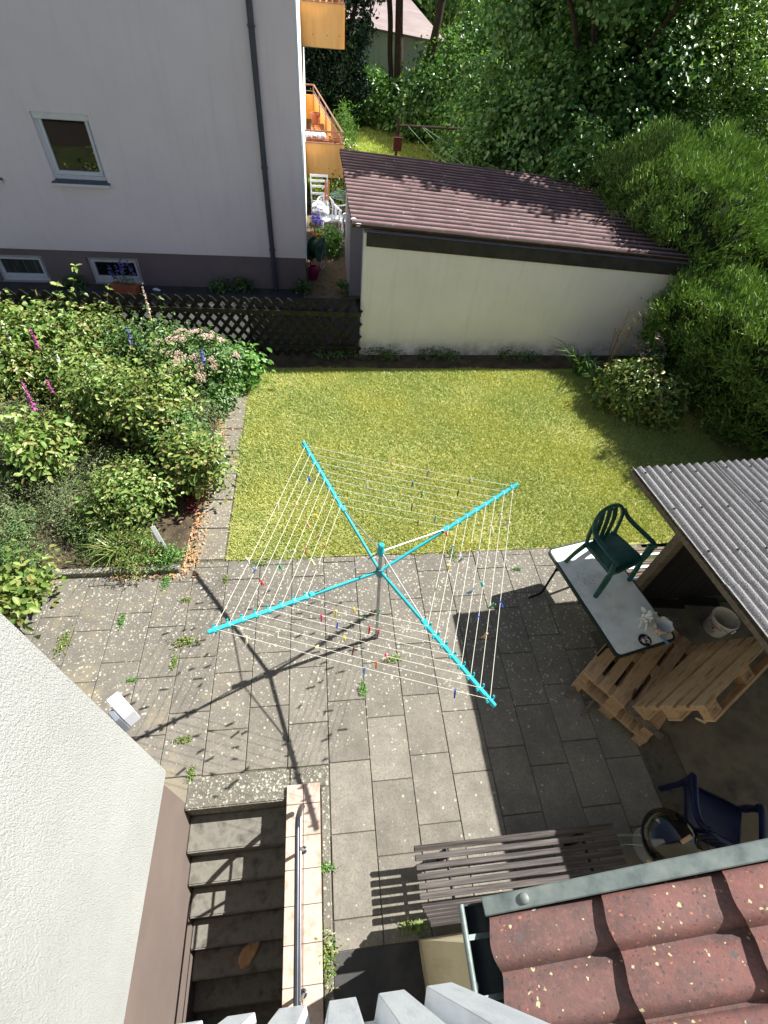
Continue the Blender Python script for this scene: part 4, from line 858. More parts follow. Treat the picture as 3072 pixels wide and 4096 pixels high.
# cherub figurine: one continuous remeshed body, wings as parts
fig = thing('cherub_figurine', 'white plaster cherub figurine sitting beside the painted pot', 'figurine', (3.425, 2.245, 0.7225), R(-30))
mb = MB()
for c, r_ in (((0,0,.045),(.042,.036,.045)),((0,.004,.095),(.034,.028,.040)),((0,-.004,.158),(.030,.031,.034)),((0,.006,.170),(.033,.032,.028)),((0,-.034,.152),(.007,.008,.006)),
              ((-.026,-.045,.030),(.018,.042,.018)),((.026,-.05,.034),(.018,.042,.018)),((-.03,-.088,.018),(.014,.018,.026)),((.03,-.094,.018),(.014,.018,.026)),((-.03,-.104,.008),(.011,.02,.009)),((.03,-.112,.008),(.011,.02,.009)),
              ((-.044,-.008,.10),(.015,.017,.030)),((.044,-.008,.10),(.015,.017,.030)),((-.036,-.034,.088),(.012,.028,.013)),((.036,-.034,.09),(.012,.028,.013)),((0,-.056,.092),(.022,.014,.013)),((0,0,.013),(.055,.05,.016)),((.018,.018,.176),(.014,.014,.014)),((-.018,.016,.178),(.014,.014,.014)),((0,-.02,.182),(.016,.012,.012))):
    mb.ball(c, r_, 12, 8)
body = mb.build('body', simple('white_plaster', s(228, 226, 222), 0.7, var=0.06), fig, smooth=True)
rm = body.modifiers.new('remesh', 'REMESH'); rm.mode = 'VOXEL'; rm.voxel_size = 0.0045; rm.use_smooth_shade = True
sm_ = body.modifiers.new('smooth', 'SMOOTH'); sm_.factor = 0.5; sm_.iterations = 3
for sx in (-1, 1):
    wg = MB(); pr = [(0, 0), (0.020, 0.030), (0.055, 0.050), (0.075, 0.035), (0.070, 0.005), (0.055, -0.015), (0.040, -0.028), (0.020, -0.030)]
    V = [(sx*(0.012+p[0]), 0.030+0.35*p[0], 0.105+p[1]) for p in pr]+[(sx*(0.012+p[0]), 0.038+0.35*p[0], 0.105+p[1]) for p in pr]; k = len(pr)
    wg.add(V, [tuple(range(k)), tuple(range(2*k-1, k-1, -1))]+[(i, i+k, (i+1)%k+k, (i+1)%k) for i in range(k)]); wg.build('wing', MATS['white_plaster'], fig, bevel=0.003)
for nm, p, c, rz_ in (('blue-grey clothes peg lying on the corner of the white table', (3.55, 1.992, 0.731), 'light blue', 0.5), ('brown clothes peg lying on the top pallet board', (3.22, 1.62, 0.336), 'brown', 2.4), ('cream clothes peg lying on the concrete floor by the pallets', (4.06, 1.36, 0.010), 'cream', 1.0), ('white clothes peg fallen on the slabs near the bucket', (4.3, 2.55, 0.012), 'white', 0.2)):
    o = link('clothes_peg', pmesh[c], None, None, p, (PI/2, 0, rz_)); o.scale = (1.25,)*3; tag(o, nm, 'clothes peg', 'clothes pegs lying about')
# ================================================================== PALLET SEAT
K_ = 1.083
def pallet(label, cat_group, mat4, stamp=False):
    t = thing('pallet', label, 'pallet', group=cat_group)
    L, Wd, H = 1.2*K_, 0.8*K_, 0.144*K_; th = 0.022*K_
    bw = [0.145*K_, 0.100*K_, 0.145*K_, 0.100*K_, 0.145*K_]; gap = (Wd-sum(bw))/4; y = 0
    for w_ in bw:
        MB().b(0, L, y, y+w_, H-th, H).build('deck_board', palletwood_m, t, bevel=0.003); y += w_+gap
    for x in (0, (L-0.145*K_)/2, L-0.145*K_):
        MB().b(x+0.001, x+0.145*K_-0.001, 0.002, Wd-0.002, H-2*th-0.001, H-th-0.001).build('cross_board', palletwood_m, t, bevel=0.002)
        for yb_, w_ in ((0, 0.1*K_), ((Wd-0.145*K_)/2, 0.145*K_), (Wd-0.1*K_, 0.1*K_)):
            bo = MB().b(x+0.003, x+0.142*K_, yb_+0.003, yb_+w_-0.003, th+0.001, H-2*th-0.002).build('block', palletwood_m, t, bevel=0.003)
            if stamp and yb_ > Wd/2: STAMPS.append((bo, x+0.0725*K_, Wd-0.0025, (th+H-2*th)/2))
    for yb_, w_ in ((0, 0.1*K_), ((Wd-0.145*K_)/2, 0.145*K_), (Wd-0.1*K_, 0.1*K_)):
        MB().b(0, L, yb_, yb_+w_, 0, th).build('bottom_board', palletwood_m, t, bevel=0.002)
    t.matrix_world = mat4; return t
STAMPS = []
def frame(o, x, y, z): m = Matrix((x, y, z)).transposed().to_4x4(); m.translation = o; return m
ang = R(36.8); c_, s_ = math.cos(ang), math.sin(ang); PH = 0.144*K_
pallet('wooden pallet at the bottom of the pallet seat stack', 'pallets of the pallet seat', frame(Vector((3.235, 1.165, 0.003)), Vector((c_, s_, 0)), Vector((-s_, c_, 0)), Vector((0,0,1))))
pallet('wooden pallet on top of the stack, its edge under the white table', 'pallets of the pallet seat', frame(Vector((3.272, 1.199, PH+0.006)), Vector((c_, s_, 0)), Vector((-s_, c_, 0)), Vector((0,0,1))))
d = Vector((0.880, 0.475, 0)).normalized(); tau = R(68); hv = Vector((d.y, -d.x, 0)); w_ = hv*math.cos(tau)+Vector((0,0,1))*math.sin(tau); xx = -d; zz = xx.cross(w_).normalized()
org = Vector((4.25, 2.085, 2*PH+0.012))-zz*PH+Vector((0,0,0.05))
pallet('wooden pallet standing on its edge as the backrest of the seat', 'pallets of the pallet seat', frame(org, xx, w_.normalized(), zz), True)
ink_m = simple('burnt_stamp_ink', s(70, 42, 26), 0.9)
def text_mesh(txt, size, mat, extr=0.0004):
    cu = bpy.data.curves.new('lettering', 'FONT'); cu.body = txt; cu.size = size; cu.align_x = 'CENTER'; cu.align_y = 'CENTER'; cu.extrude = extr; cu.resolution_u = 2
    ob = bpy.data.objects.new('lettering', cu); col.objects.link(ob); bpy.context.view_layer.update()
    me = bpy.data.meshes.new_from_object(ob.evaluated_get(bpy.context.evaluated_depsgraph_get())); bpy.data.objects.remove(ob); bpy.data.curves.remove(cu)
    me.materials.clear(); me.materials.append(mat); return me
for (bo, x, y, z), tx in zip(STAMPS, ('(A/W)', 'DIE', 'UIC')):
    o = link('stamp', text_mesh(tx, 0.052, ink_m), None, bo, (x, y+0.0008, z), (PI/2, 0, PI)); 
# loose grey batten and sticks at the end of the stack
o = MB().beam((3.06, 1.475, 2*PH+0.032), (3.30, 1.155, 2*PH+0.032), 0.06, 0.04).build('timber_batten', oldwood_m, None, bevel=0.004); tag(o, 'weathered grey batten lying across the end of the pallet seat', 'timber')
for i, (a, b_, lb) in enumerate((((2.62, 1.74, 0.02), (2.98, 1.98, 0.05), 'dark stick poking out under the far corner of the pallets'), ((2.72, 1.53, 0.02), (3.0, 1.75, 0.12), 'thin split stick poking out under the middle of the pallets'))):
    o = MB().beam(a, b_, 0.035 if i == 0 else 0.02, 0.03).build('stick', oldwood_m); tag(o, lb, 'stick')

# ================================================================== PAINT BUCKET
bk = thing('paint_bucket', 'white plastic paint bucket with red lettering under the canopy', 'bucket', (4.84, 2.43, 0), R(200))
rb, rt_, hb = 0.125, 0.155, 0.28
MB().lathe([(rb, 0), (rb+0.003, 0.004), (rt_-0.006, hb-0.03), (rt_+0.004, hb-0.028), (rt_+0.004, hb-0.012), (rt_, hb-0.01), (rt_, hb), (rt_-0.006, hb), (rb-0.006, 0.012), (0.001, 0.012)], 36).build('pail', surf('used_white_bucket', s(214, 210, 202), s(196, 190, 178), 7, 0.5, 40, 0.1), bk, smooth=True)
MB().tube(smooth_path([(rt_+.006, 0, hb-.02), (rt_*0.8, 0.10, hb-.05), (0.05, 0.165, hb-0.09), (-0.05, 0.165, hb-0.09), (-rt_*0.8, 0.10, hb-.05), (-rt_-.006, 0, hb-.02)]), 0.0025, 6).build('handle', iron_m, bk)
MB().tube([(-0.04, 0.165, hb-0.09), (0.04, 0.165, hb-0.09)], 0.008, 8).build('grip', white_m, bk)
MB().ball((0, 0, 0.02), (0.115, 0.115, 0.03), 14, 6).build('residue', surf('dark_residue', s(52, 46, 40), s(80, 72, 62), 12, 0.9), bk)
def wrap(me, zc, a0):
    for v in me.vertices:
        x, y, z = v.co; rr = rb+(rt_-rb)*((zc+y)/hb)+0.0012+z; a = a0+x/rr; v.co = (rr*math.cos(a), rr*math.sin(a), zc+y)
    return me
redink = simple('red_print', s(176, 30, 36), 0.4); blueink = simple('blue_print', s(40, 50, 110), 0.4)
for tx, sz, zc, mt in (('Alpina', 0.075, 0.19, redink), ('Weiß', 0.05, 0.095, blueink), ('innen', 0.032, 0.055, blueink)): link('printed_lettering', wrap(text_mesh(tx, sz, mt), zc, 0.0), None, bk)
dm = MB().lathe([(0.018, 0), (0.018, 0.001)], 18, (0,0,0), True, True).mesh('printed_dot'); 
for v in dm.vertices: v.co = (v.co.x, v.co.y, v.co.z)
link('printed_dot', wrap(dm, 0.142, 0.05), redink, bk)

# ================================================================== CANOPY (lean-to)
can = thing('canopy', 'timber lean-to with grey corrugated roof, right edge', 'canopy')
org = Vector((3.20, 3.36, 1.955)); ca = R(3.3)
ex = Vector((math.cos(ca), math.sin(ca), 0)); ey = Vector((-math.sin(ca), math.cos(ca), 0))
slope = 0.062
# sheet local x runs along corrugations (towards the house, rising), local y across
cpit = 0.0955
for k in range(7):
    for jj, (a, b_) in enumerate(((0.0, 1.62), (1.50, 3.0))):
        o = corrugated('roof_sheet', b_-a, cpit*10+0.06, cpit, 0.021, canopy_m, can, 2, 0.005)
        dx = (-ey+Vector((0,0,slope))).normalized(); dy = ex; dz = dx.cross(dy)
        p = org+ex*(k*cpit*10)+dx*a+Vector((0,0,0.006*(k % 2)+0.008*jj)); m = Matrix((dx, dy, dz)).transposed().to_4x4(); m.translation = p; o.matrix_world = m
        if jj == 0:
            for q in (0.10, 0.62, 1.15):
                for w2 in (1, 4, 7):
                    if random.random() < 0.7: MB().lathe([(0.012, 0.017), (0.012, 0.024), (0.003, 0.028)], 8, (q+0.03*w2/7, w2*cpit, 0), True, True).build('roof_nail', iron_m, o)
def cp(u, v_, z=0): p = org+ex*u-ey*v_; p.z += slope*v_+z; return p
for v_ in (0.06, 1.2, 2.4): MB().beam(cp(0.04, v_, -0.055), cp(6.8, v_, -0.055), 0.06, 0.06).build('purlin', oldwood_m, can)
MB().beam(cp(0.02, 0.0, -0.05), cp(0.02, 3.0, -0.05), 0.025, 0.055).build('verge_board', oldwood_m, can)
for x, y in ((3.83, 2.86), (6.2, 2.9), (9.3, 2.95)):
    h = 1.99; MB().box((x, y, h/2-0.02), (0.10, 0.10, h-0.02), Matrix.Rotation(ca, 3, 'Z')).build('post', oldwood_m, can, bevel=0.006)
x = 3.90
while x < 9.4: MB().box((x+0.065, 2.90, 0.965), (0.126, 0.022, 1.93)).build('wall_board', darkwall_m, can, bevel=0.003); x += 0.13
for x in (4.1, 4.6): MB().beam((x, 2.84, 0.02), (x+0.5, 2.78, 0.02), 0.12, 0.03).build('floor_plank', darkwall_m, can)
# rough boards stored behind the canopy post
bd = thing('board_pile', 'pile of old slats behind the canopy post at the lawn edge', 'timber')
for i in range(9): MB().beam((3.78+random.uniform(-.05,.1), 3.02+0.05*i, 0.30+0.012*i), (4.75, 3.06+0.05*i+random.uniform(-.04,.04), 0.34+random.uniform(-.03,.03)), 0.036, 0.018).build('slat', oldwood_m if i % 3 else whiteframe_m, bd)
for x in (3.85, 4.6):
    for y in (3.05, 3.45): MB().box((x, y, 0.15), (0.04, 0.04, 0.30)).build('leg', darkwall_m, bd)

# ================================================================== BENCH
be = thing('garden_bench', 'brown slatted wooden garden bench along the annex wall', 'bench', (0.665, 0, 0))
Lb = 1.775
def slat(y, z, tilt, w_, x0=0.0, x1=Lb):
    MB().box(((x0+x1)/2, y, z), (x1-x0+random.uniform(-.006,.006), w_, 0.026), Matrix.Rotation(tilt, 3, 'X')).build('seat_slat' if abs(tilt) < 0.7 else 'back_slat', benchwood_m, be, bevel=0.004)
for i, y in enumerate((0.468, 0.405, 0.342, 0.279, 0.216, 0.153)):
    slat(y, 0.425-0.012*math.sin(i*0.6)+(-0.012 if i == 0 else 0), R(0 if i else 35), 0.043)
for i in range(5):
    q = i*0.082; slat(0.085-0.30*q, 0.47+0.93*q, R(-70), 0.056)
for x in (0.27, Lb-0.30):
    fr = MB().tube([(x, 0.45, 0.40), (x, 0.15, 0.398), (x, 0.07, 0.45), (x, -0.045, 0.84)], 0.014, 8); fr.build('seat_bracket', iron_m, be, smooth=True)
    MB().box((x, 0.42, 0.20), (0.05, 0.06, 0.40)).build('leg', iron_m, be, bevel=0.006); MB().box((x, 0.03, 0.21), (0.05, 0.06, 0.42)).build('leg', iron_m, be, bevel=0.006)

# ================================================================== KETTLE GRILL
gr = thing('kettle_grill', 'black kettle grill with wooden handles beside the bench', 'grill', (2.80, 0.30, 0))
MB().lathe([(0.02, 0.40), (0.12, 0.42), (0.20, 0.50), (0.232, 0.60)], 32).build('bowl', enamel_m, gr, smooth=True)
MB().lathe([(0.240, 0.602), (0.242, 0.615), (0.232, 0.65), (0.19, 0.72), (0.12, 0.765), (0.04, 0.785), (0.001, 0.787)], 36, capb=False).build('lid', enamel_m, gr, smooth=True)
MB().beam((-0.035, -0.03, 0.80), (0.06, 0.00, 0.815), 0.03, 0.018).build('lid_handle', palletwood_m, gr, bevel=0.003)
MB().beam((-0.25, -0.10, 0.58), (-0.20, -0.20, 0.58), 0.028, 0.02).build('side_handle', palletwood_m, gr, bevel=0.003)
for a in (0.5, 2.6, 4.7): MB().tube([(0.14*math.cos(a), 0.14*math.sin(a), 0.45), (0.27*math.cos(a), 0.27*math.sin(a), 0.0)], 0.010, 8).build('leg', alu_m, gr)
MB().lathe([(0.001, 0.22), (0.14, 0.225), (0.15, 0.24)], 24, capb=False).build('ash_plate', alu_m, gr, smooth=True)
MB().box((-0.10, 0.02, 0.69), (0.06, 0.03, 0.006), Euler((0.3, -0.6, 0)).to_matrix()).build('lid_vent', alu_m, gr)
MB().tube(smooth_path([(-0.16, 0.0, 0.46), (-0.28, 0.03, 0.36), (-0.32, 0.02, 0.2), (-0.22, 0.0, 0.12)]), 0.004, 6).build('wire_tool_rack', alu_m, gr)

# ================================================================== BLUE CHAIR
monobloc('plastic_chair', 'navy blue plastic armchair in the shade behind the grill', (3.385, 0.43, 0.0), R(149), bluepl_m, slats=5)

# ================================================================== SMALL YARD BEHIND THE HOUSE CORNER
reel = thing('hose_reel', 'dark green garden hose reel by the house corner', 'hose reel', (0.02, 12.62, 0), R(-20))
gre_m = simple('bottle_green_plastic', s(16, 92, 84), 0.4)
for x, r_ in ((-0.13, 0.27), (0.10, 0.27)):
    mb = MB().lathe([(r_*0.12, 0), (r_*0.92, 0.008), (r_, 0.02), (r_*0.92, 0.024), (r_*0.12, 0.02)], 28, capb=True, capt=True); o = mb.build('reel_flange', gre_m, reel, smooth=True); o.location = (x, 0, 0.42); o.rotation_euler = (R(12), PI/2, 0)
o = MB().lathe([(0.16, 0), (0.2, 0.06), (0.2, 0.16), (0.16, 0.22)], 20).build('wound_hose', simple('hose_rubber', s(40, 70, 40), 0.6), reel, smooth=True); o.location = (-0.12, 0, 0.42); o.rotation_euler = (0, PI/2, 0)
for x in (-0.19, 0.16): MB().tube([(x, -0.22, 0.02), (x, 0, 0.42), (x, 0.22, 0.02), (x, -0.22, 0.02)], 0.010, 7).build('stand', alu_m, reel)
MB().tube([(-0.2, 0.1, 0.3), (-0.2, 0.22, 0.9), (0.17, 0.22, 0.9), (0.17, 0.1, 0.3)], 0.010, 7).build('push_handle', alu_m, reel)
wc = thing('watering_can', 'magenta plastic watering can at the house corner', 'watering can', (-0.07, 12.0, 0), R(-60))
mag_m = simple('magenta_plastic', s(150, 24, 92), 0.35)
MB().lathe([(0.10, 0), (0.115, 0.02), (0.12, 0.20), (0.10, 0.27), (0.085, 0.275), (0.09, 0.22)], 20).build('can_body', mag_m, wc, smooth=True)
MB().tube([(0.10, 0, 0.06), (0.2, 0, 0.18), (0.30, 0, 0.32), (0.33, 0, 0.33)], [0.025, 0.018, 0.013, 0.03], 10).build('spout', mag_m, wc, smooth=True)
MB().tube(smooth_path([(0.08, 0, 0.27), (0.04, 0, 0.37), (-0.06, 0, 0.37), (-0.14, 0, 0.26), (-0.12, 0, 0.1)]), 0.013, 8).build('handle', mag_m, wc, smooth=True)
c1_ = monobloc('plastic_chair', 'white plastic armchair with garden cushions below the lower balcony', (0.36, 14.75, 0), R(20), white_m, slats=3)
c2_ = monobloc('plastic_chair', 'white plastic chair beside the grey garage end wall', (0.86, 14.75, 0), R(-70), white_m, slats=3)
lad = thing('folding_clothes_rack', 'white folding rack leaning against the house side wall', 'clothes rack', (0.15, 15.35, 0))
for sx in (-0.22, 0.22): MB().tube([(sx, 0.05, 0), (sx, 0.0, 1.25)], 0.016, 8).build('side_tube', white_m, lad)
for z in (0.35, 0.6, 0.8, 0.97, 1.1, 1.22): MB().beam((-0.22, 0.03*(1.25-z), z), (0.22, 0.03*(1.25-z), z), 0.02, 0.05).build('bar', white_m, lad)
cu = MB(); g = np.random.default_rng(9)
for i in range(16): cu.ball((0.16+g.uniform(-.16,.16), 14.55+g.uniform(-.12,.12), 0.62+g.uniform(-.12,.16)), (g.uniform(.06,.14), g.uniform(.06,.14), g.uniform(.03,.06)), 10, 6, Euler((g.uniform(-.6,.6), g.uniform(-.6,.6), 0)).to_matrix())
o = cu.build('folded_cushions', white_m, None, smooth=True); tag(o, 'heap of white folded cushions on the white chairs', 'cushions')
for x, lb in ((0.30, 'left'), (0.37, 'right')):
    o = MB().beam((x, 15.0, 0.75), (x+0.02, 15.08, 1.2), 0.05, 0.03).build('wooden_pole', orangewood_m, None, bevel=0.005); tag(o, 'orange wooden pole leaning on the white rack, the %s one' % lb, 'pole', 'orange poles on the rack')
gt = thing('round_glass_table', 'round green glass garden table in the gap beside the garage', 'table', (0.86, 15.6, 0))
MB().lathe([(0.001, 0.70), (0.42, 0.70), (0.43, 0.71), (0.42, 0.72), (0.001, 0.72)], 36, capb=False).build('glass_top', simple('green_glass', s(70, 104, 92), 0.08, spec=0.8), gt, smooth=True)
for a in (0.3, 1.9, 3.5, 5.0): MB().tube([(0.32*math.cos(a), 0.32*math.sin(a), 0.7), (0.36*math.cos(a), 0.36*math.sin(a), 0)], 0.013, 7).build('leg', iron_m, gt)
pt_ = thing('lavender_pot', 'terracotta pot with violet lavender behind the hose reel', 'flower pot', (0.06, 14.1, 0))
MB().lathe([(0.10, 0), (0.15, 0.24), (0.165, 0.24), (0.165, 0.28), (0.14, 0.28), (0.13, 0.22)], 16).build('pot', terr_m, pt_, smooth=True)
stalk_flowers(pt_, 16, 0.10, 0.55, sage_m, bluepetal_m, 8, 0.15)

# T-shaped clothes post on the rear lawn, with lines
tp = thing('clothes_post', 'rusty T-shaped clothes post on the rear lawn behind the garage', 'clothes post', (2.67, 19.0, 0))
MB().tube([(0, 0, -0.1), (0.03, 0, 1.92)], 0.045, 8).build('post', rust_m if False else bark_m, tp)
MB().tube([(0.03, 0, 1.71), (2.6, 0, 1.735)], 0.035, 8).build('cross_bar', bark_m, tp)
bx = thing('post_box', 'dark red wooden box hanging on the rusty clothes post', 'box', (2.70, 18.92, 1.07)); MB().b(-0.13, 0.13, -0.06, 0.02, 0, 0.34).build('box_body', simple('dark_red_paint', s(98, 36, 40), 0.7), bx, bevel=0.01); MB().b(-0.15, 0.15, -0.08, 0.03, 0.34, 0.37).build('box_lid', MATS['dark_red_paint'], bx, bevel=0.005)
for x0, x1, y1 in ((3.0, 3.75, 14.3), (3.45, 4.2, 14.3), (3.5, 4.9, 15.0), (4.6, 5.7, 15.4)):
    MB().tube([(x0-2.67, 0, 1.71), ((x0+x1)/2-2.67, (y1-19)/2, 1.60), (x1-2.67, y1-19, 1.7)], 0.006, 5).build('line', MATS['wire'] if 'wire' in MATS else simple('wire', s(150, 176, 150), 0.5), tp)
# low building behind the trees
fb = thing('rear_shed', 'low grey stained building with pinkish roof behind the tree trunks', 'building')
mb = MB(); mb.add([(-1.5,30.0,-0.2),(6.0,30.0,-0.2),(6.0,30.0,2.66),(-1.5,30.0,3.26),(-1.5,44,-0.2),(6.0,44,-0.2),(6.0,44,3.4),(-1.5,44,4.0)], [(0,1,2,3),(4,7,6,5),(0,4,5,1),(1,5,6,2),(2,6,7,3),(3,7,4,0)]).build('wall', farwall_m, fb)
mb = MB(); mb.add([(-1.7,29.8,3.28),(6.15,29.8,2.66),(6.15,44.3,3.44),(-1.7,44.3,4.06),(-1.7,29.8,3.36),(6.15,29.8,2.74),(6.15,44.3,3.52),(-1.7,44.3,4.14)], [(0,3,2,1),(4,5,6,7),(0,1,5,4),(1,2,6,5),(2,3,7,6),(3,0,4,7)]).build('roof', surf('pinkish_roofing', s(142, 126, 122), s(160, 144, 140), 1.0, 0.9, 20, 0.2, space='world'), fb)
# plant label stake
st = thing('plant_stake', 'leaning white plastic plant label at the corner of the flower bed', 'plant label')
MB().beam((-2.00, 3.925, 0.02), (-2.09, 4.02, 0.46), 0.055, 0.006, (0.3, -1, 0)).build('label_blade', white_m, st, bevel=0.002)
MB().beam((-2.025, 3.943, 0.12), (-2.045, 3.965, 0.22), 0.012, 0.0075, (0.3, -1, 0)).build('label_mark', iron_m, st)
# ================================================================== FOLIAGE
def unit(a): return a/np.maximum(np.linalg.norm(a, axis=-1, keepdims=True), 1e-9)
def leaves(name, C, D, U, L, Wd, mat, parent, hexa=False, fold=0.25, droop=0.12):
    n = len(C); D = unit(D); S = unit(np.cross(D, U)); U = np.cross(S, D); L = L[:, None]; Wd = Wd[:, None]
    tip = C+D*L-U*L*droop
    if not hexa:
        l = C+D*L*0.42+S*Wd*0.5+U*Wd*fold; r = C+D*L*0.42-S*Wd*0.5+U*Wd*fold
        V = np.stack([C, l, tip, r], 1).reshape(-1, 3); i = np.arange(n)[:, None]*4
        F = np.concatenate([i+np.array([[0, 2, 1]]), i+np.array([[0, 3, 2]])], 0)
        o = tris(name, V, F, mat, parent)
    else:
        l1 = C+D*L*0.25+S*Wd*0.42+U*Wd*fold*.8; l2 = C+D*L*0.62+S*Wd*0.44+U*Wd*fold*.7-U*L*droop*.3
        r1 = C+D*L*0.25-S*Wd*0.42+U*Wd*fold*.8; r2 = C+D*L*0.62-S*Wd*0.44+U*Wd*fold*.7-U*L*droop*.3
        V = np.stack([C, l1, l2, tip, r2, r1], 1).reshape(-1, 3); i = np.arange(n)[:, None]*6
        F = np.concatenate([i+np.array([[0, 3, 2, 1]]), i+np.array([[0, 5, 4, 3]])], 0)
        o = tris(name, V, F, mat, parent)
    o['kind'] = 'stuff'; return o
def scatter(blobs, n, clump_r, per, g, inner=0.72, upb=0.6, lump=0.22, zmin=0.05, shell=0.25):
    B = np.array([(*c, *r) for c, r in blobs], float); area = (B[:, 3]*B[:, 4]+B[:, 4]*B[:, 5]+B[:, 3]*B[:, 5]); pr = area/area.sum()
    nc = max(4, int(n/per*1.5)); bi = g.choice(len(B), nc, p=pr); d = unit(g.normal(size=(nc, 3)))
    lum = 1+lump*(np.sin(d[:, 0]*5+bi*2.1)*np.sin(d[:, 1]*6+bi)+0.6*np.sin(d[:, 2]*9+d[:, 0]*4+bi*1.7))
    rad = lum*(1-shell*g.uniform(0, 1, nc)**1.5); ctr = B[bi, :3]+d*B[bi, 3:]*rad[:, None]; nrm = unit(d/B[bi, 3:])
    ok = ctr[:, 2] > zmin
    for j in range(len(B)):
        q = np.linalg.norm((ctr-B[j, :3])/B[j, 3:], axis=1); ok &= (q > inner) | (bi == j)
    ctr, nrm = ctr[ok], nrm[ok]
    k = g.integers(0, len(ctr), n); C = ctr[k]+g.normal(0, 1, (n, 3))*clump_r*np.array([1, 1, 0.75])
    C[:, 2] = np.maximum(C[:, 2], zmin)
    Nn = nrm[k]; U = unit(Nn*0.6+np.array([0, 0, upb])+g.normal(0, .38, (n, 3)))
    D = unit(np.cross(U, g.normal(size=(n, 3)))*1.0+Nn*0.35+np.array([0, 0, -.15])); D = unit(D-U*np.sum(D*U, 1, keepdims=True)*0.7)
    return C, D, U, ctr, nrm
def tree(name, label, cat, base, blobs, n, L, Wd, mat, seed, clump_r=0.22, per=14, trunk_r=0.14, trunk=True, hexa=False, upb=0.5, group=None, limbs=9, shell=0.3, crown='crown', inner=0.72, lump=0.22, zmin=0.05, droop=0.15, spray=False, shoots=0, core=0):
    g = np.random.default_rng(seed); t = thing(name, label, cat, base, group=group); b0 = np.array(base, float)
    rb_ = [((c[0]-base[0], c[1]-base[1], c[2]-base[2]), r) for c, r in blobs]
    C, D, U, ctr, nrm = scatter(rb_, n, clump_r, per, g, inner, upb, lump, zmin, shell)
    if spray: D = unit(U*0.9+np.array([0, 0, .55])+g.normal(0, .35, (n, 3))); U = g.normal(size=(n, 3))
    leaves(crown, C, D, U, L*g.uniform(.5, 1.4, n), Wd*g.uniform(.55, 1.35, n), mat, t, hexa, droop=droop)
    if shoots:
        SC, SD, SU = [], [], []; sm = MB()
        for q in range(shoots):
            e = ctr[int(g.integers(0, len(ctr)))]; o_ = np.array([e[0]*.45, e[1]*.45, max(.05, e[2]*.35)]); dv = unit(e-o_); ln = np.linalg.norm(e-o_)*1.05+g.uniform(.10, .30)*(.5+max(c[2]+r[2] for c, r in rb_))
            pts = [o_+dv*ln*k/6+np.array([0, 0, .10*math.sin(k/6*2.4)*ln]) for k in range(7)]
            sm.tube(pts, [.005-.0005*k for k in range(7)], 5)
            for k in range(2, 7):
                for w_ in range(3 if k < 6 else 5):
                    a = g.normal(size=3); SC.append(pts[k]+g.normal(0, .01, 3)); SD.append(unit(a-dv*np.dot(a, dv)*.6+dv*.3)); SU.append(np.array([0, 0, 1.])+g.normal(0, .3, 3))
        SC, SD, SU = np.array(SC), np.array(SD), np.array(SU)
        leaves('shoot_leaves', SC, SD, SU, L*g.uniform(.7, 1.35, len(SC)), Wd*g.uniform(.7, 1.3, len(SC)), mat, t, hexa, droop=.2); sm.build('shoots', stem_m, t)
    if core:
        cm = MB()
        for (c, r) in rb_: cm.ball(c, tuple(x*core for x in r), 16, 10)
        cm.build('light_blocking_core', core_m, t, smooth=True)  # solid ellipsoids added inside the foliage to block light passing through
    if trunk:
        topc = np.mean([c for c, r in rb_], 0); hz = max(0.3, topc[2]*0.9)
        tr = MB(); pts = smooth_path([(0, 0, -0.1), (g.normal(0, .06)*hz, g.normal(0, .06)*hz, hz*.45), (topc[0]*.7, topc[1]*.7, hz)], 4)
        tr.tube(pts, [trunk_r*(1.25-0.75*i/(len(pts)-1)) for i in range(len(pts))], 9)
        tk = tr.build('trunk' if cat == 'tree' else 'stem', bark_m, t, smooth=True)
        lm = MB()
        for q in g.choice(len(ctr), min(limbs, len(ctr)), replace=False):
            e = ctr[q]*0.97; st_ = np.array(pts[int(g.integers(3, len(pts)))]); mid = (st_+e)/2+np.array([0, 0, .12*np.linalg.norm(e-st_)])
            lm.tube(smooth_path([st_, mid, e], 4), [trunk_r*(0.42-0.36*i/8) for i in range(9)], 6)
        lm.build('limbs' if cat == 'tree' else 'branches', bark_m if cat == 'tree' else stem_m, t, smooth=True)
    return t
def E(x, y, z, a, b_, c): return ((x, y, z), (a, b_, c))
# thuja hedge on the right
tree('thuja_hedge', 'tall dense green thuja hedge along the right side of the lawn', 'hedge', (7.2, 8.0, 0),
     [E(7.55,12.3,2.1,1.25,1.3,1.05), E(7.45,11.0,2.25,1.25,1.3,1.05), E(7.40,9.6,2.2,1.2,1.1,1.05), E(7.3,8.2,1.25,1.0,0.9,0.7), E(7.45,7.1,1.35,1.05,0.95,0.75), E(7.6,6.1,1.65,1.1,0.95,0.8), E(7.95,5.0,1.7,1.1,1.0,0.8), E(8.4,4.0,1.6,1.1,1.0,0.8),
      E(8.9,11.3,2.2,1.2,1.8,1.05), E(8.9,9.2,1.8,1.2,1.0,0.85), E(9.0,7.2,1.3,1.2,1.4,0.75), E(9.2,5.2,1.6,1.2,1.4,0.8),
      E(7.55,11.8,0.9,0.95,1.5,1.2), E(7.45,9.8,0.9,0.9,1.3,1.2), E(7.35,8.3,0.7,0.85,1.1,0.9), E(7.5,7.0,0.75,0.85,1.1,0.95), E(7.75,5.8,0.75,0.85,1.0,0.95), E(8.2,4.6,0.7,0.85,1.0,0.9)],
     260000, 0.11, 0.027, thuja_m, 11, 0.075, 34, 0.10, spray=True, upb=0.25, shell=0.35, crown='foliage', limbs=14, lump=0.24, droop=0.1, core=0.74)
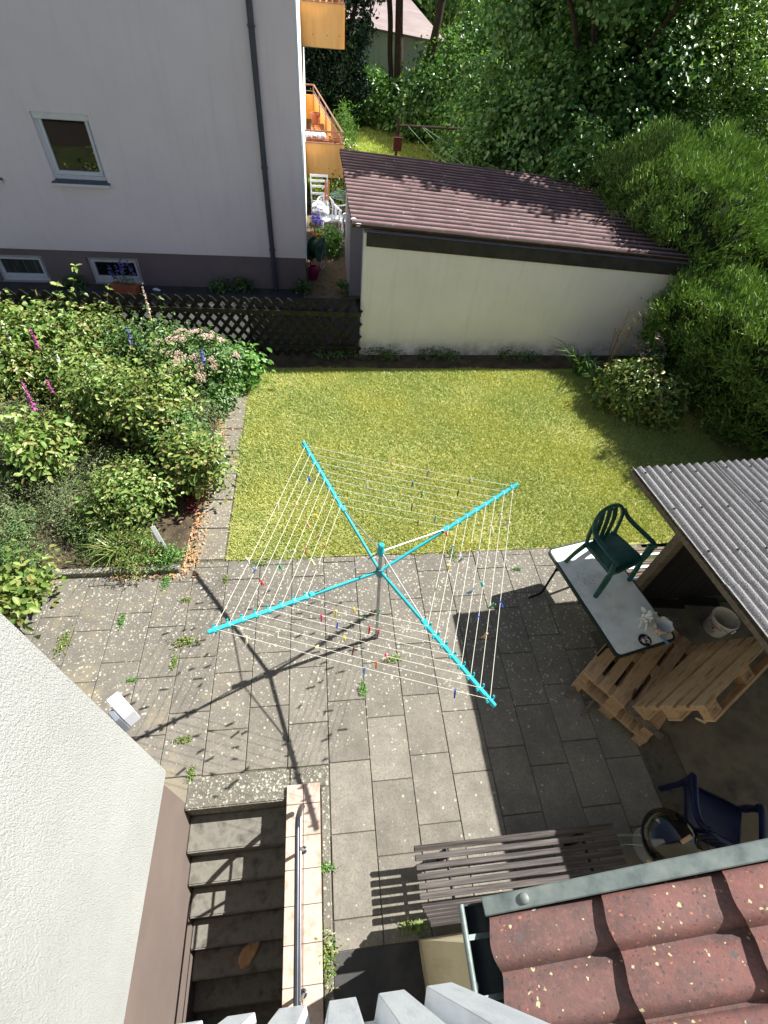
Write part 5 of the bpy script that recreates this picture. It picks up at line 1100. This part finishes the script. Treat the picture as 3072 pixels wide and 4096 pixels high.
# lime-like tree with broad leaves behind the garage
tree('broadleaf_tree', 'big broad-leaved tree overhanging the back of the garage roof', 'tree', (7.6, 15.8, 0),
     [E(5.3,15.9,2.0,1.2,1.1,1.5), E(6.5,15.0,2.9,1.5,1.3,1.7), E(8.0,15.0,3.0,1.7,1.5,2.2), E(6.2,17.0,4.6,1.8,1.6,1.6), E(8.2,16.5,5.2,2.2,2.0,1.8), E(6.7,13.6,2.35,0.9,0.8,0.65), E(6.2,13.1,2.25,0.5,0.45,0.35), E(5.6,17.4,1.2,1.4,1.4,1.3), E(7.4,14.2,1.6,1.3,0.9,1.3), E(7.0,15.2,5.9,1.9,1.8,1.2), E(5.2,13.5,6.3,1.5,1.1,.7), E(3.9,13.3,6.2,1.1,.9,.5), E(6.9,12.9,6.2,1.4,1.0,.6), E(8.6,12.6,6.4,1.2,1.0,.6)],
     90000, 0.112, 0.10, lime_m, 12, 0.17, 34, 0.2, hexa=True, upb=0.55, shell=0.6, limbs=16, lump=0.34)
tree('plum_tree', 'pale glossy-leaved tree in sunshine behind the thuja hedge', 'tree', (10.6, 15.2, 0),
     [E(9.3,14.5,3.9,1.0,.9,.75), E(10.6,14.2,4.1,1.1,1.0,.8), E(8.7,15.0,4.9,1.0,.9,.7), E(11.6,14.4,3.7,1.0,1.0,.75), E(9.9,15.2,5.0,1.2,1.0,.8), E(11.6,15.2,4.9,1.2,1.0,.8), E(9.2,13.9,3.1,.7,.6,.5), E(10.3,13.6,3.2,.7,.6,.5), E(11.3,13.3,3.0,.6,.6,.45), E(12.6,14.6,4.2,1.1,1.0,.8)],
     24000, 0.10, 0.06, plum_m, 13, 0.15, 20, 0.13, upb=0.5, shell=0.5, limbs=20, lump=.3)
tree('yew_tree', 'dark shaded conifer in the gap behind the hedge at the right edge', 'tree', (13.2, 11.5, 0), [E(13.0,11.6,1.3,1.6,1.8,1.6), E(14.2,10.5,1.4,1.6,1.6,1.6), E(11.4,12.6,1.0,1.0,1.0,1.1)], 14000, 0.14, 0.05, ivy_m, 14, 0.2, 18, 0.12, upb=0.1)
# shrubs round the rear lawn
tree('hazel_bush', 'broad green bush at the right side of the rear lawn', 'shrub', (5.9, 20.6, 0), [E(5.7,20.6,1.1,1.3,1.4,1.3), E(6.6,19.0,1.3,1.4,1.3,1.5), E(6.4,22.0,1.6,1.5,1.4,1.7), E(5.2,18.4,0.7,0.9,0.9,0.8)], 15000, 0.12, 0.09, lime_m, 15, 0.2, 16, 0.08, hexa=True)
tree('lilac_bush', 'heart-leaved bush in front of the two tree trunks', 'shrub', (5.4, 26.0, 0), [E(4.9,25.8,0.9,1.5,1.3,1.25), E(6.4,24.6,1.5,1.6,1.5,1.7), E(3.9,26.8,0.8,1.1,1.0,1.0), E(6.0,27.0,1.6,1.8,1.2,1.6), E(7.8,25.0,2.2,1.8,1.6,2.2)], 17000, 0.16, 0.14, lime_m, 16, 0.24, 15, 0.08, hexa=True)
tree('ivy_bank', 'bright low ground-cover bank at the end of the rear lawn', 'shrub', (2.2, 28.3, 0), [E(1.1,28.3,0.25,1.3,1.0,0.55), E(2.6,28.2,0.3,1.3,1.0,0.6), E(3.6,27.6,0.3,0.9,0.8,0.5), E(0.2,28.6,0.3,1.0,1.0,0.6)], 12000, 0.12, 0.10, cover_m, 17, 0.12, 12, trunk=False, hexa=True, crown='foliage', upb=1.0)
tree('ivy_tree', 'ivy-clad dark tree beside the upper yellow balcony', 'tree', (1.5, 27.0, 0), [E(1.35,27.0,1.6,0.75,0.8,1.8), E(1.5,26.8,3.6,0.95,0.9,1.5), E(0.4,27.4,1.2,0.8,0.8,1.6), E(1.8,26.6,5.2,1.2,1.0,1.4), E(0.5,27.2,3.4,0.8,0.8,1.5), E(2.1,28.3,1.0,0.5,0.5,0.9)], 17000, 0.13, 0.09, ivy_m, 18, 0.16, 16, 0.18, upb=0.2, hexa=True, droop=0.3)
tree('fern_shrub', 'tall leafy perennials at the foot of the ivy-clad tree', 'shrub', (2.9, 29.0, 0), [E(2.7,28.9,0.9,0.5,0.5,0.8), E(3.4,29.0,0.8,0.6,0.5,0.8)], 2500, 0.2, 0.09, cover_m, 19, 0.16, 10, trunk=False, crown='foliage')
tree('backdrop_tree', 'sunlit tree crown beyond the pinkish roof', 'tree', (8.5, 47, 0), [E(6.5,46,3.4,2.6,2,2.2), E(10,46,4,3,2,3), E(3,48,4.4,3,2,2)], 12000, 0.3, 0.26, plum_m, 20, 0.4, 14, 0.3, hexa=True)
tree('backdrop_tree', 'dark dense trees filling the gap right of the trunks', 'tree', (10.5, 27, 0), [E(9.5,24,3.2,2.4,2.2,3.0), E(12.5,22,3.4,2.6,2.4,3.2), E(15.5,20,3.6,2.8,2.4,3.2), E(18,17,3.4,2.6,2.6,3.0), E(9.0,29,3.4,2.4,2.0,2.8), E(16.5,13.5,2.4,2.2,2.2,2.6)], 26000, 0.2, 0.17, lime_m, 21, 0.32, 16, 0.25, hexa=True, shell=0.4)
# two tree trunks before the rear building
for i, (x, y, dx, r_, fork) in enumerate(((3.75, 27.6, 0.10, 0.20, True), (4.75, 27.4, 0.42, 0.20, False))):
    t = thing('forked_tree' if fork else 'leaning_tree', 'forked dark tree trunk in front of the rear building' if fork else 'single leaning tree trunk right of the forked one', 'tree', (x, y, 0)); g = np.random.default_rng(40+i)
    MB().tube(smooth_path([(0,0,-.1),(0.02,0,1.0),(dx*.5-.1 if fork else dx*.5,0,2.4),(dx-.25 if fork else dx,0,3.6),(dx*1.6-.45 if fork else dx*1.5,0.2,6.0)], 5), [r_*(1.15-0.5*k/20) for k in range(21)], 10).build('trunk', bark_m, t, smooth=True)
    lb = MB()
    if fork: lb.tube(smooth_path([(-.28,0.1,-.1),(-.25,0.08,1.2),(-.42,0.1,2.5),(-.50,0.1,3.6),(-.85,0.1,5.5)], 4), 0.11, 8)
    for k in range(5): a = g.uniform(0, 2*PI); lb.tube(smooth_path([(dx*1.1,0,4.2+.3*k),(dx+math.cos(a),math.sin(a),5.2+.3*k),(dx+2*math.cos(a),2*math.sin(a),6.3)], 4), 0.06, 6)
    lb.build('limbs', bark_m, t, smooth=True)
    gg = [((dx+g.uniform(-1.5,1.5), g.uniform(-1.2,1.2), 6.8+g.uniform(-.4,.6)), (1.4,1.3,0.9)) for _ in range(5)]
    C, D, U, ctr, nrm = scatter(gg, 5000, .25, 14, g); leaves('crown', C, D, U, .14*g.uniform(.7,1.2,5000), .1*g.uniform(.7,1.2,5000), lime_m, t, True)
# ------------------------------------------------------------------ border plants by the garage
tree('border_shrub', 'bright green bush at the far right corner of the lawn', 'shrub', (5.75, 6.9, 0), [E(5.7,6.85,0.42,0.52,0.50,0.45), E(5.45,7.1,0.35,0.35,0.35,0.35), E(6.0,6.6,0.4,0.4,0.4,0.4)], 3600, 0.085, 0.05, rose_m, 31, 0.09, 9, 0.02, hexa=True, crown='foliage')
def iris(name, label, loc, n, h, mat, seed, w_=0.022, spread=0.35):
    g = np.random.default_rng(seed); t = thing(name, label, 'plant', loc); mb = MB()
    for i in range(n):
        a = g.uniform(0, 2*PI); o_ = Vector((g.normal(0, .06), g.normal(0, .06), 0)); d = Vector((math.cos(a), math.sin(a), 0)); l = h*g.uniform(.6, 1.1); sp = spread*g.uniform(.4, 1.4)
        pts = [o_, o_+d*l*sp*.35+Vector((0,0,l*.55)), o_+d*l*sp*.9+Vector((0,0,l*.85)), o_+d*l*sp*1.5+Vector((0,0,l*.88))]; sd = d.cross(Vector((0,0,1)))
        V = []; 
        for k, p in enumerate(pts): ww = w_*(1, 1.1, .7, .05)[k]; V += [p-sd*ww*.5, p+sd*ww*.5]
        mb.add(V, [(2*k, 2*k+1, 2*k+3, 2*k+2) for k in range(3)])
    mb.build('foliage', mat, t)['kind'] = 'stuff'; return t
iris('iris_clump', 'dark sword-leaved clump against the garage wall', (5.15, 8.0, 0), 46, 0.55, rosed_m, 33, 0.028, 0.7)
iris('iris_clump', 'smaller sword-leaved clump left of the bright corner bush', (5.35, 7.55, 0), 26, 0.4, rosed_m, 34, 0.024, 0.8)
t = thing('dead_flower_stalks', 'tall bare flower stalks in front of the garage wall', 'plant', (5.75, 8.1, 0)); g = np.random.default_rng(35); mb = MB()
for i in range(7):
    a = g.uniform(-.25, .25); b_ = g.uniform(-.15, .15); h = g.uniform(.8, 1.35); mb.tube([(g.normal(0,.08), g.normal(0,.05), 0), (a*.5, b_*.5, h*.5), (a, b_, h)], 0.006, 5)
    for k in range(5): q = h*(.6+.08*k); c = g.uniform(-.12, .12); mb.tube([(a*q/h, b_*q/h, q), (a*q/h+c, b_*q/h, q+.1)], 0.004, 4)
mb.build('stalks', straw_m, t)
t = thing('pink_flowering_perennial', 'loose pink-flowered perennial behind the corner bush', 'plant', (6.2, 7.7, 0)); g = np.random.default_rng(36)
C, D, U, ctr, nrm = scatter([((0,0,.45),(.3,.3,.45))], 700, .06, 8, g); leaves('foliage', C, D, U, .06*g.uniform(.7,1.2,700), .03*g.uniform(.7,1.2,700), rosed_m, t)
C, D, U, ctr, nrm = scatter([((0,0,.75),(.25,.25,.25))], 220, .03, 10, g); leaves('flowers', C, D, U, .035*g.uniform(.7,1.2,220), .03*g.uniform(.7,1.2,220), pinkpetal_m, t)
for i, (x, lab) in enumerate(((2.3, 'grass tuft at the foot of the garage wall left of centre'), (3.9, 'low weeds at the foot of the garage wall right of centre'), (1.1, 'small leafy weed at the left end of the garage wall'), (0.2, 'weedy tuft at the foot of the lattice fence end'))):
    t = thing('weed', lab, 'weed', (x, 8.52, 0), group='weeds along the garage'); g = np.random.default_rng(60+i)
    C, D, U, ctr, nrm = scatter([((0,0,.08),(.28,.08,.12)), ((.4,.02,.05),(.2,.06,.08))], 260, .05, 6, g); leaves('foliage', C, D, U, .07*g.uniform(.6,1.3,260), .025*g.uniform(.6,1.3,260), rosed_m, t)
for i, (x, y) in enumerate(((-0.35, 11.28), (-1.6, 11.25), (-2.15, 11.22), (-5.2, 11.2), (0.62, 11.3))):
    t = thing('weed', ['leafy weed at the base of the downpipe', 'weed at the foot of the dark plinth right of centre', 'small weed at the plinth left of the others', 'weed between the two cellar windows', 'weed at the foot of the grey garage wall'][i], 'weed', (x, y, 0), group='weeds along the house'); g = np.random.default_rng(70+i)
    C, D, U, ctr, nrm = scatter([((0,0,.1),(.2,.08,.14))], 160, .05, 6, g); leaves('foliage', C, D, U, .08*g.uniform(.6,1.3,160), .05*g.uniform(.6,1.3,160), rosed_m, t, True)
tree('corner_shrub', 'light green shrub by the hose reel', 'shrub', (0.38, 13.4, 0), [E(0.38,13.5,0.28,0.26,0.4,0.3)], 900, 0.08, 0.06, cover_m, 75, 0.08, 8, 0.01, crown='foliage')
tree('corner_shrub', 'green bush under the lower yellow balcony', 'shrub', (0.75, 17.2, 0), [E(0.7,17.0,0.5,0.5,0.7,0.6), E(0.9,18.6,0.7,0.5,0.8,0.8)], 2200, 0.10, 0.06, rose_m, 76, 0.1, 10, 0.02, crown='foliage')
tree('rosemary_bush', 'upright feathery bush at the balcony rail', 'shrub', (1.0, 20.3, 0), [E(1.0,20.3,0.9,0.4,0.6,0.95)], 2600, 0.14, 0.02, cover_m, 77, 0.08, 12, 0.02, crown='foliage', upb=0.0)
tree('low_shrub', 'low wide shrub in front of the rear lawn behind the garage roof', 'shrub', (1.55, 19.0, 0), [E(1.4,19.0,0.25,0.7,0.5,0.35), E(2.3,19.2,0.2,0.4,0.4,0.3)], 1500, 0.09, 0.05, cover_m, 78, 0.1, 10, trunk=False, crown='foliage')

# ------------------------------------------------------------------ the flower bed
bed = [ # x, y, top, radius, leaves, leaf length, material, label
 (-5.1, 8.0, 1.15, .50, 900, .11, rosey_m, 'tall yellow-green perennial against the fence, far left'),
 (-4.45, 7.95, 1.15, .45, 800, .12, rosey_m, 'yellow-green broad-leaved perennial near the left part of the fence'),
 (-3.75, 7.95, 1.0, .45, 900, .08, rose_m, 'green rose bush by the fence with rusty shoots'),
 (-3.05, 7.85, 1.05, .48, 1200, .075, rosed_m, 'dark green rose bush by the fence'),
 (-2.65, 7.95, 1.0, .35, 900, .07, rosed_m, 'fine-leaved dark green bush left of the pink-flowered bush'),
 (-4.65, 7.1, .95, .5, 1000, .10, rose_m, 'broad-leaved green plant below the white foxglove'),
 (-3.85, 7.0, .95, .5, 1300, .085, rosey_m, 'bright yellow-green rose bush in the far part of the bed'),
 (-3.15, 6.7, 1.0, .5, 1300, .085, rose_m, 'large green rose bush in the middle of the bed'),
 (-2.75, 6.2, 1.2, .48, 1200, .09, rosey_m, 'tall light green rose with long bare stems'),
 (-2.35, 5.75, 1.15, .40, 900, .095, rose_m, 'tall glossy rose left of the dry grass clump'),
 (-3.55, 6.1, .75, .5, 1200, .08, rose_m, 'mid-green rose bush left of the bed centre'),
 (-4.45, 6.2, .6, .5, 2200, .05, sage_m, 'grey-green feathery plant at the left edge'),
 (-3.75, 5.4, .85, .40, 600, .11, rosey_m, 'rose with large bright leaves on the left of the bed'),
 (-3.95, 4.9, .42, .55, 2600, .045, sage_m, 'low grey-green mat at the left edge of the bed'),
 (-3.2, 5.3, .5, .42, 1300, .055, sage_m, 'sprawling thin-stemmed plant in the bed centre'),
 (-2.65, 5.1, .55, .42, 1000, .06, rose_m, 'loose low rose bush before the bed centre'),
 (-1.98, 5.75, .75, .42, 1000, .085, rosed_m, 'glossy dark rose near the path, far one'),
 (-1.85, 5.0, .95, .45, 1100, .09, rose_m, 'tall leafy rose leaning over the path'),
 (-2.3, 4.5, .75, .42, 800, .08, rosey_m, 'rose with yellowing leaves near the label stake'),
 (-3.25, 4.45, .35, .5, 1600, .05, sage_m, 'low straggly plants at the front of the bed'),
 (-3.9, 4.15, .35, .45, 1500, .05, rosed_m, 'dark low foliage at the front left of the bed'),
 (-2.75, 4.15, .28, .42, 1100, .06, rosed_m, 'grassy dark patch behind the bed edging'),
 (-1.98, 3.86, .28, .16, 320, .06, cover_m, 'fresh green seedling tuft below the label stake'),
 (-3.45, 3.25, .5, .38, 420, .11, rose_m, 'leafy plant growing out over the patio by the white wall'),
 (-3.95, 3.5, .45, .4, 500, .09, rosed_m, 'dark leafy plant at the left end of the edging'),
 (-1.42, 7.9, .55, .42, 900, .13, cover_m, 'narrow-leaved peony clump at the corner of the lawn'),
 (-4.25, 4.45, .4, .5, 1700, .05, sage_m, 'grey-green tangle at the front left of the bed'),
 (-3.55, 4.0, .32, .5, 1500, .055, rosed_m, 'dark weedy tangle behind the left edging'),
 (-2.95, 4.7, .5, .45, 1300, .055, rose_m, 'thin yellowish stems before the sprawling plant'),
 (-2.35, 3.95, .3, .3, 700, .06, rose_m, 'grassy weeds left of the label stake'),
 (-2.0, 6.35, .55, .4, 1100, .06, sage_m, 'fine blue-green foliage right of the dry grass'),
 (-1.75, 6.75, .5, .35, 800, .08, rosed_m, 'glossy foliage under the pink-headed bush'),
 (-4.15, 5.55, .5, .45, 1500, .05, sage_m, 'dry wiry shrub left of the bright-leaved rose'),
 (-5.3, 7.0, .9, .5, 900, .1, rose_m, 'green shrub at the left picture edge'),
 (-4.75, 5.4, .6, .5, 1400, .06, sage_m, 'dry twiggy shrub at the left picture edge'),
]
for i, (x, y, h, r_, n_, l, m_, lab) in enumerate(bed):
    g = np.random.default_rng(100+i); k = 3 if h > .5 else 2
    bl = [E(x+g.normal(0, r_*.35), y+g.normal(0, r_*.35), h*(.62 if h > .5 else .5)+g.normal(0, .04), r_*.78, r_*.74, h*(.38 if h > .5 else .45)) for _ in range(k)]
    nm = 'rose_bush' if 'rose' in lab else 'garden_plant'
    tree(nm, lab, 'rose bush' if 'rose' in lab else 'plant', (x, y, 0), bl, int(n_*2.1), l*.82, l*.82*(.58 if l > .06 else .3), m_, 200+i, clump_r=l*1.1, per=8, trunk_r=.012, hexa=l > .06, upb=.75, group='plants of the flower bed', limbs=12, shell=.75, crown='foliage', lump=.35, inner=.4, shoots=(14 if h > .5 else 6))
# flowering bush with pinkish heads beside the lawn
fbush = tree('flowering_bush', 'rounded bush full of pinkish-white flower heads near the lawn', 'shrub', (-2.0, 7.35, 0), [E(-2.0,7.35,.55,.62,.55,.50), E(-1.65,7.45,.45,.40,.4,.42), E(-2.4,7.35,.5,.35,.4,.42)], 3800, .065, .04, rosed_m, 301, .07, 8, .014, hexa=True, crown='foliage', shell=.4)
g = np.random.default_rng(302)
fh = MB()
for k in range(46):
    a = g.uniform(0, 2*PI); rr = .075*math.sqrt(g.uniform()); c = Vector((rr*math.cos(a), rr*math.sin(a), .03*(1-(rr/.075)**2)+g.uniform(-.008, .008))); sz = g.uniform(.009, .016)
    d1 = Vector((math.cos(a), math.sin(a), g.uniform(-.2, .3))).normalized(); d2 = d1.cross(Vector((0,0,1))).normalized()
    fh.add([c-d1*sz, c-d2*sz, c+d1*sz, c+d2*sz, c+Vector((0,0,sz*.8))], [(0,1,4),(1,2,4),(2,3,4),(3,0,4)])
fme = fh.mesh('flower_head'); fme.materials.append(pinkpetal_m)
for k in range(34):
    th = g.uniform(0, 2*PI); ph = g.uniform(.15, 1.25); d = Vector((math.cos(th)*math.sin(ph)*.72, math.sin(th)*math.sin(ph)*.62, math.cos(ph)*.54))
    o = link('flower_head', fme, None, fbush, (d.x*1.02, d.y*1.02, .56+d.z*1.0)); o.rotation_euler = Vector((d.x, d.y, d.z+.5)).to_track_quat('Z', 'Y').to_euler(); sc_ = g.uniform(.7, 1.25); o.scale = (sc_,)*3
# dry grass clump, foxgloves, bellflowers
iris('dry_grass_clump', 'dry straw-coloured grass clump in the middle of the bed', (-2.42, 6.32, 0.05), 160, .6, straw_m, 310, .010, .55)
iris('grass_clump', 'dry wiry grass at the left edge of the bed', (-4.35, 5.75, 0.03), 90, .55, straw_m, 311, .008, .8)
iris('grass_clump', 'green grassy tuft behind the edging', (-2.55, 3.95, 0.03), 90, .35, rose_m, 312, .010, .9)
def foxglove(label, loc, h, mat, seed, nb=20, lean=.06, sl=.4):
    g = np.random.default_rng(seed); t = thing('foxglove', label, 'flower', loc, group='foxgloves and bellflowers in the bed'); lx, ly = g.normal(0, lean), g.normal(0, lean)
    MB().tube([(0,0,0), (lx*.4, ly*.4, h*.5), (lx, ly, h)], [.008, .006, .003], 6).build('stalk', stem_m, t)
    me = MB().lathe([(.004, 0), (.010, -.012), (.012, -.030), (.017, -.040)], 7, capb=True).mesh('bell'); me.materials.append(mat)
    for k in range(nb):
        q = h*(1-sl*(k/nb)**.9)+g.normal(0, .012); a = k*2.4+g.normal(0, .5); sz = (.45+.75*k/nb)*g.uniform(.6, 1.3)
        link('bell', me, None, t, (lx*q/h+.022*math.cos(a), ly*q/h+.022*math.sin(a), q), (0.9*math.sin(a)*-1, 0.9*math.cos(a), 0)).scale = (sz*1.35,)*3
    C = np.array([[0, 0, .1+.5*h*g.uniform()] for _ in range(40)]); a = g.uniform(0, 2*PI, 40); D = np.stack([np.cos(a), np.sin(a), g.uniform(-.2,.5,40)], 1); U = np.tile([[0,0,1.]], (40,1))+g.normal(0,.2,(40,3))
    leaves('foliage', C, D, U, .13*g.uniform(.6,1.2,40), .05*g.uniform(.6,1.2,40), rose_m, t, True)
foxglove('magenta foxglove at the left edge of the bed', (-4.08, 6.05, 0), 1.12, magenta_m, 320, 34)
foxglove('small magenta foxglove left of the bed centre', (-3.78, 6.3, 0), 1.0, magenta_m, 321, 16, sl=.2)
foxglove('magenta foxglove behind the white one by the fence', (-4.28, 7.2, 0), 1.25, magenta_m, 322, 20, sl=.25)
foxglove('pale pink foxglove standing tall before the fence', (-2.85, 8.2, 0), 1.45, pinkpetal_m, 323, 34)
foxglove('white foxglove at the left edge of the bed', (-4.5, 7.1, 0), 1.25, whitepetal_m, 324, 34)
foxglove('white foxglove near the fence', (-4.2, 7.85, 0), 1.25, whitepetal_m, 325, 24)
foxglove('violet bellflower among the dark roses by the fence', (-3.05, 7.55, 0), 1.15, bluepetal_m, 326, 22, sl=.25)
foxglove('violet bellflower in front of the pink-headed bush', (-1.78, 6.95, 0), 1.15, bluepetal_m, 327, 20, sl=.2)
foxglove('white bellflower under the tall rose', (-2.62, 5.95, 0), .75, whitepetal_m, 328, 24, sl=.5)
foxglove('violet bellflower low in the bed centre', (-2.25, 5.9, 0), .5, bluepetal_m, 329, 20, sl=.5)
foxglove('white bellflower between the roses on the left', (-3.95, 6.9, 0), 1.05, whitepetal_m, 330, 14, sl=.2)
# dark red bugle and bark litter along the path edge
for i, (x, y, lab) in enumerate(((-1.82, 4.75, 'dark red leaved plant at the path edge'), (-2.1, 3.86, 'dark red tuft beside the label stake'), (-1.62, 7.4, 'red leaved tuft at the far end of the path'))):
    t = thing('bugle_plant', lab, 'plant', (x, y, 0.02)); g = np.random.default_rng(340+i)
    C, D, U, ctr, nrm = scatter([((0,0,.05),(.10,.16 if i == 0 else .08,.07))], 160, .03, 6, g); leaves('foliage', C, D, U, .05*g.uniform(.6,1.2,160), .03*g.uniform(.6,1.2,160), red_m, t)
g = np.random.default_rng(350); n_ = 2600; yy = g.uniform(3.75, 7.6, n_); xx = -1.78+.03*(yy-3.8)+np.abs(g.normal(0, .09, n_))*g.choice([-1, 1], n_, p=[.55, .45])
xx[:500] = g.uniform(-2.6, -1.6, 500); yy[:500] = g.uniform(3.55, 4.0, 500)
C = np.stack([xx, yy, np.full(n_, .02)], 1); a = g.uniform(0, 2*PI, n_); D = np.stack([np.cos(a), np.sin(a), g.normal(0, .2, n_)], 1); U = np.tile([[0, 0, 1.]], (n_, 1))+g.normal(0, .4, (n_, 3))
o = leaves('leaf_litter', C, D, U, .045*g.uniform(.5, 1.5, n_), .018*g.uniform(.5, 1.5, n_), leafmat('bark_litter', [s(196, 148, 108), s(216, 178, 138), s(160, 116, 82), s(206, 166, 120)], .1), None); tag(o, 'dry reddish leaf litter along the bed side of the path', 'litter', kind='stuff')
# weeds in the slab joints
wd = [(-1.24, 3.50, .05, 'weed on the patio near the corner of the path'), (.753, 2.315, .09, 'yellowish weed right of the dryer foot'), (.366, 1.98, .08, 'weed in the slab joint in front of the dryer'), (-1.60, 2.68, .13, 'largest weed patch on the left patio'), (-1.68, 2.45, .07, 'weed just below the largest patch on the left patio'), (-2.08, 2.28, .05, 'weed in the sandy stained joint'), (-2.9, 2.77, .12, 'dandelion-like weed near the white wall corner'), (-1.67, 3.23, .06, 'dark weed on the left patio near the edging'), (-2.35, 2.98, .07, 'weed in the lichen-covered joint left of the dryer'), (-1.45, 1.62, .07, 'weed near the white lamp'), (-1.33, 1.30, .06, 'weed at the corner of the white wing'), (-.08, .45, .09, 'fern-like weed beside the stair wall, upper one'), (-.07, -.15, .14, 'fern-like weed beside the stair wall, large lower one'), (.62, -.02, .12, 'weed under the end of the bench'), (-1.95, 3.5, .10, 'straggling weed below the bed edging'), (-.85, 3.72, .10, 'grass tuft at the front edge of the lawn'), (1.72, 3.74, .10, 'grass tuft at the lawn edge behind the dryer'), (2.55, 3.45, .05, 'small weed by the far end of the table')]
for i, (x, y, r_, lab) in enumerate(wd):
    t = thing('weed', lab, 'weed', (x, y, 0), group='weeds in the slab joints'); g = np.random.default_rng(400+i); n_ = int(60+900*r_)
    rx, ry = (.55, .22) if i % 2 else (.25, .6)
    C = np.stack([g.normal(0, r_*rx, n_), g.normal(0, r_*ry, n_), g.uniform(.003, .012+r_*.2, n_)], 1); a = g.uniform(0, 2*PI, n_); D = np.stack([np.cos(a), np.sin(a), g.uniform(-.1, .6, n_)], 1); U = np.tile([[0, 0, 1.]], (n_, 1))+g.normal(0, .5, (n_, 3))
    leaves('foliage', C, D, U, (.016+r_*.14)*g.uniform(.4, 1.3, n_), (.008+r_*.055)*g.uniform(.5, 1.2, n_), [rose_m, rosey_m, cover_m][i % 3], t)
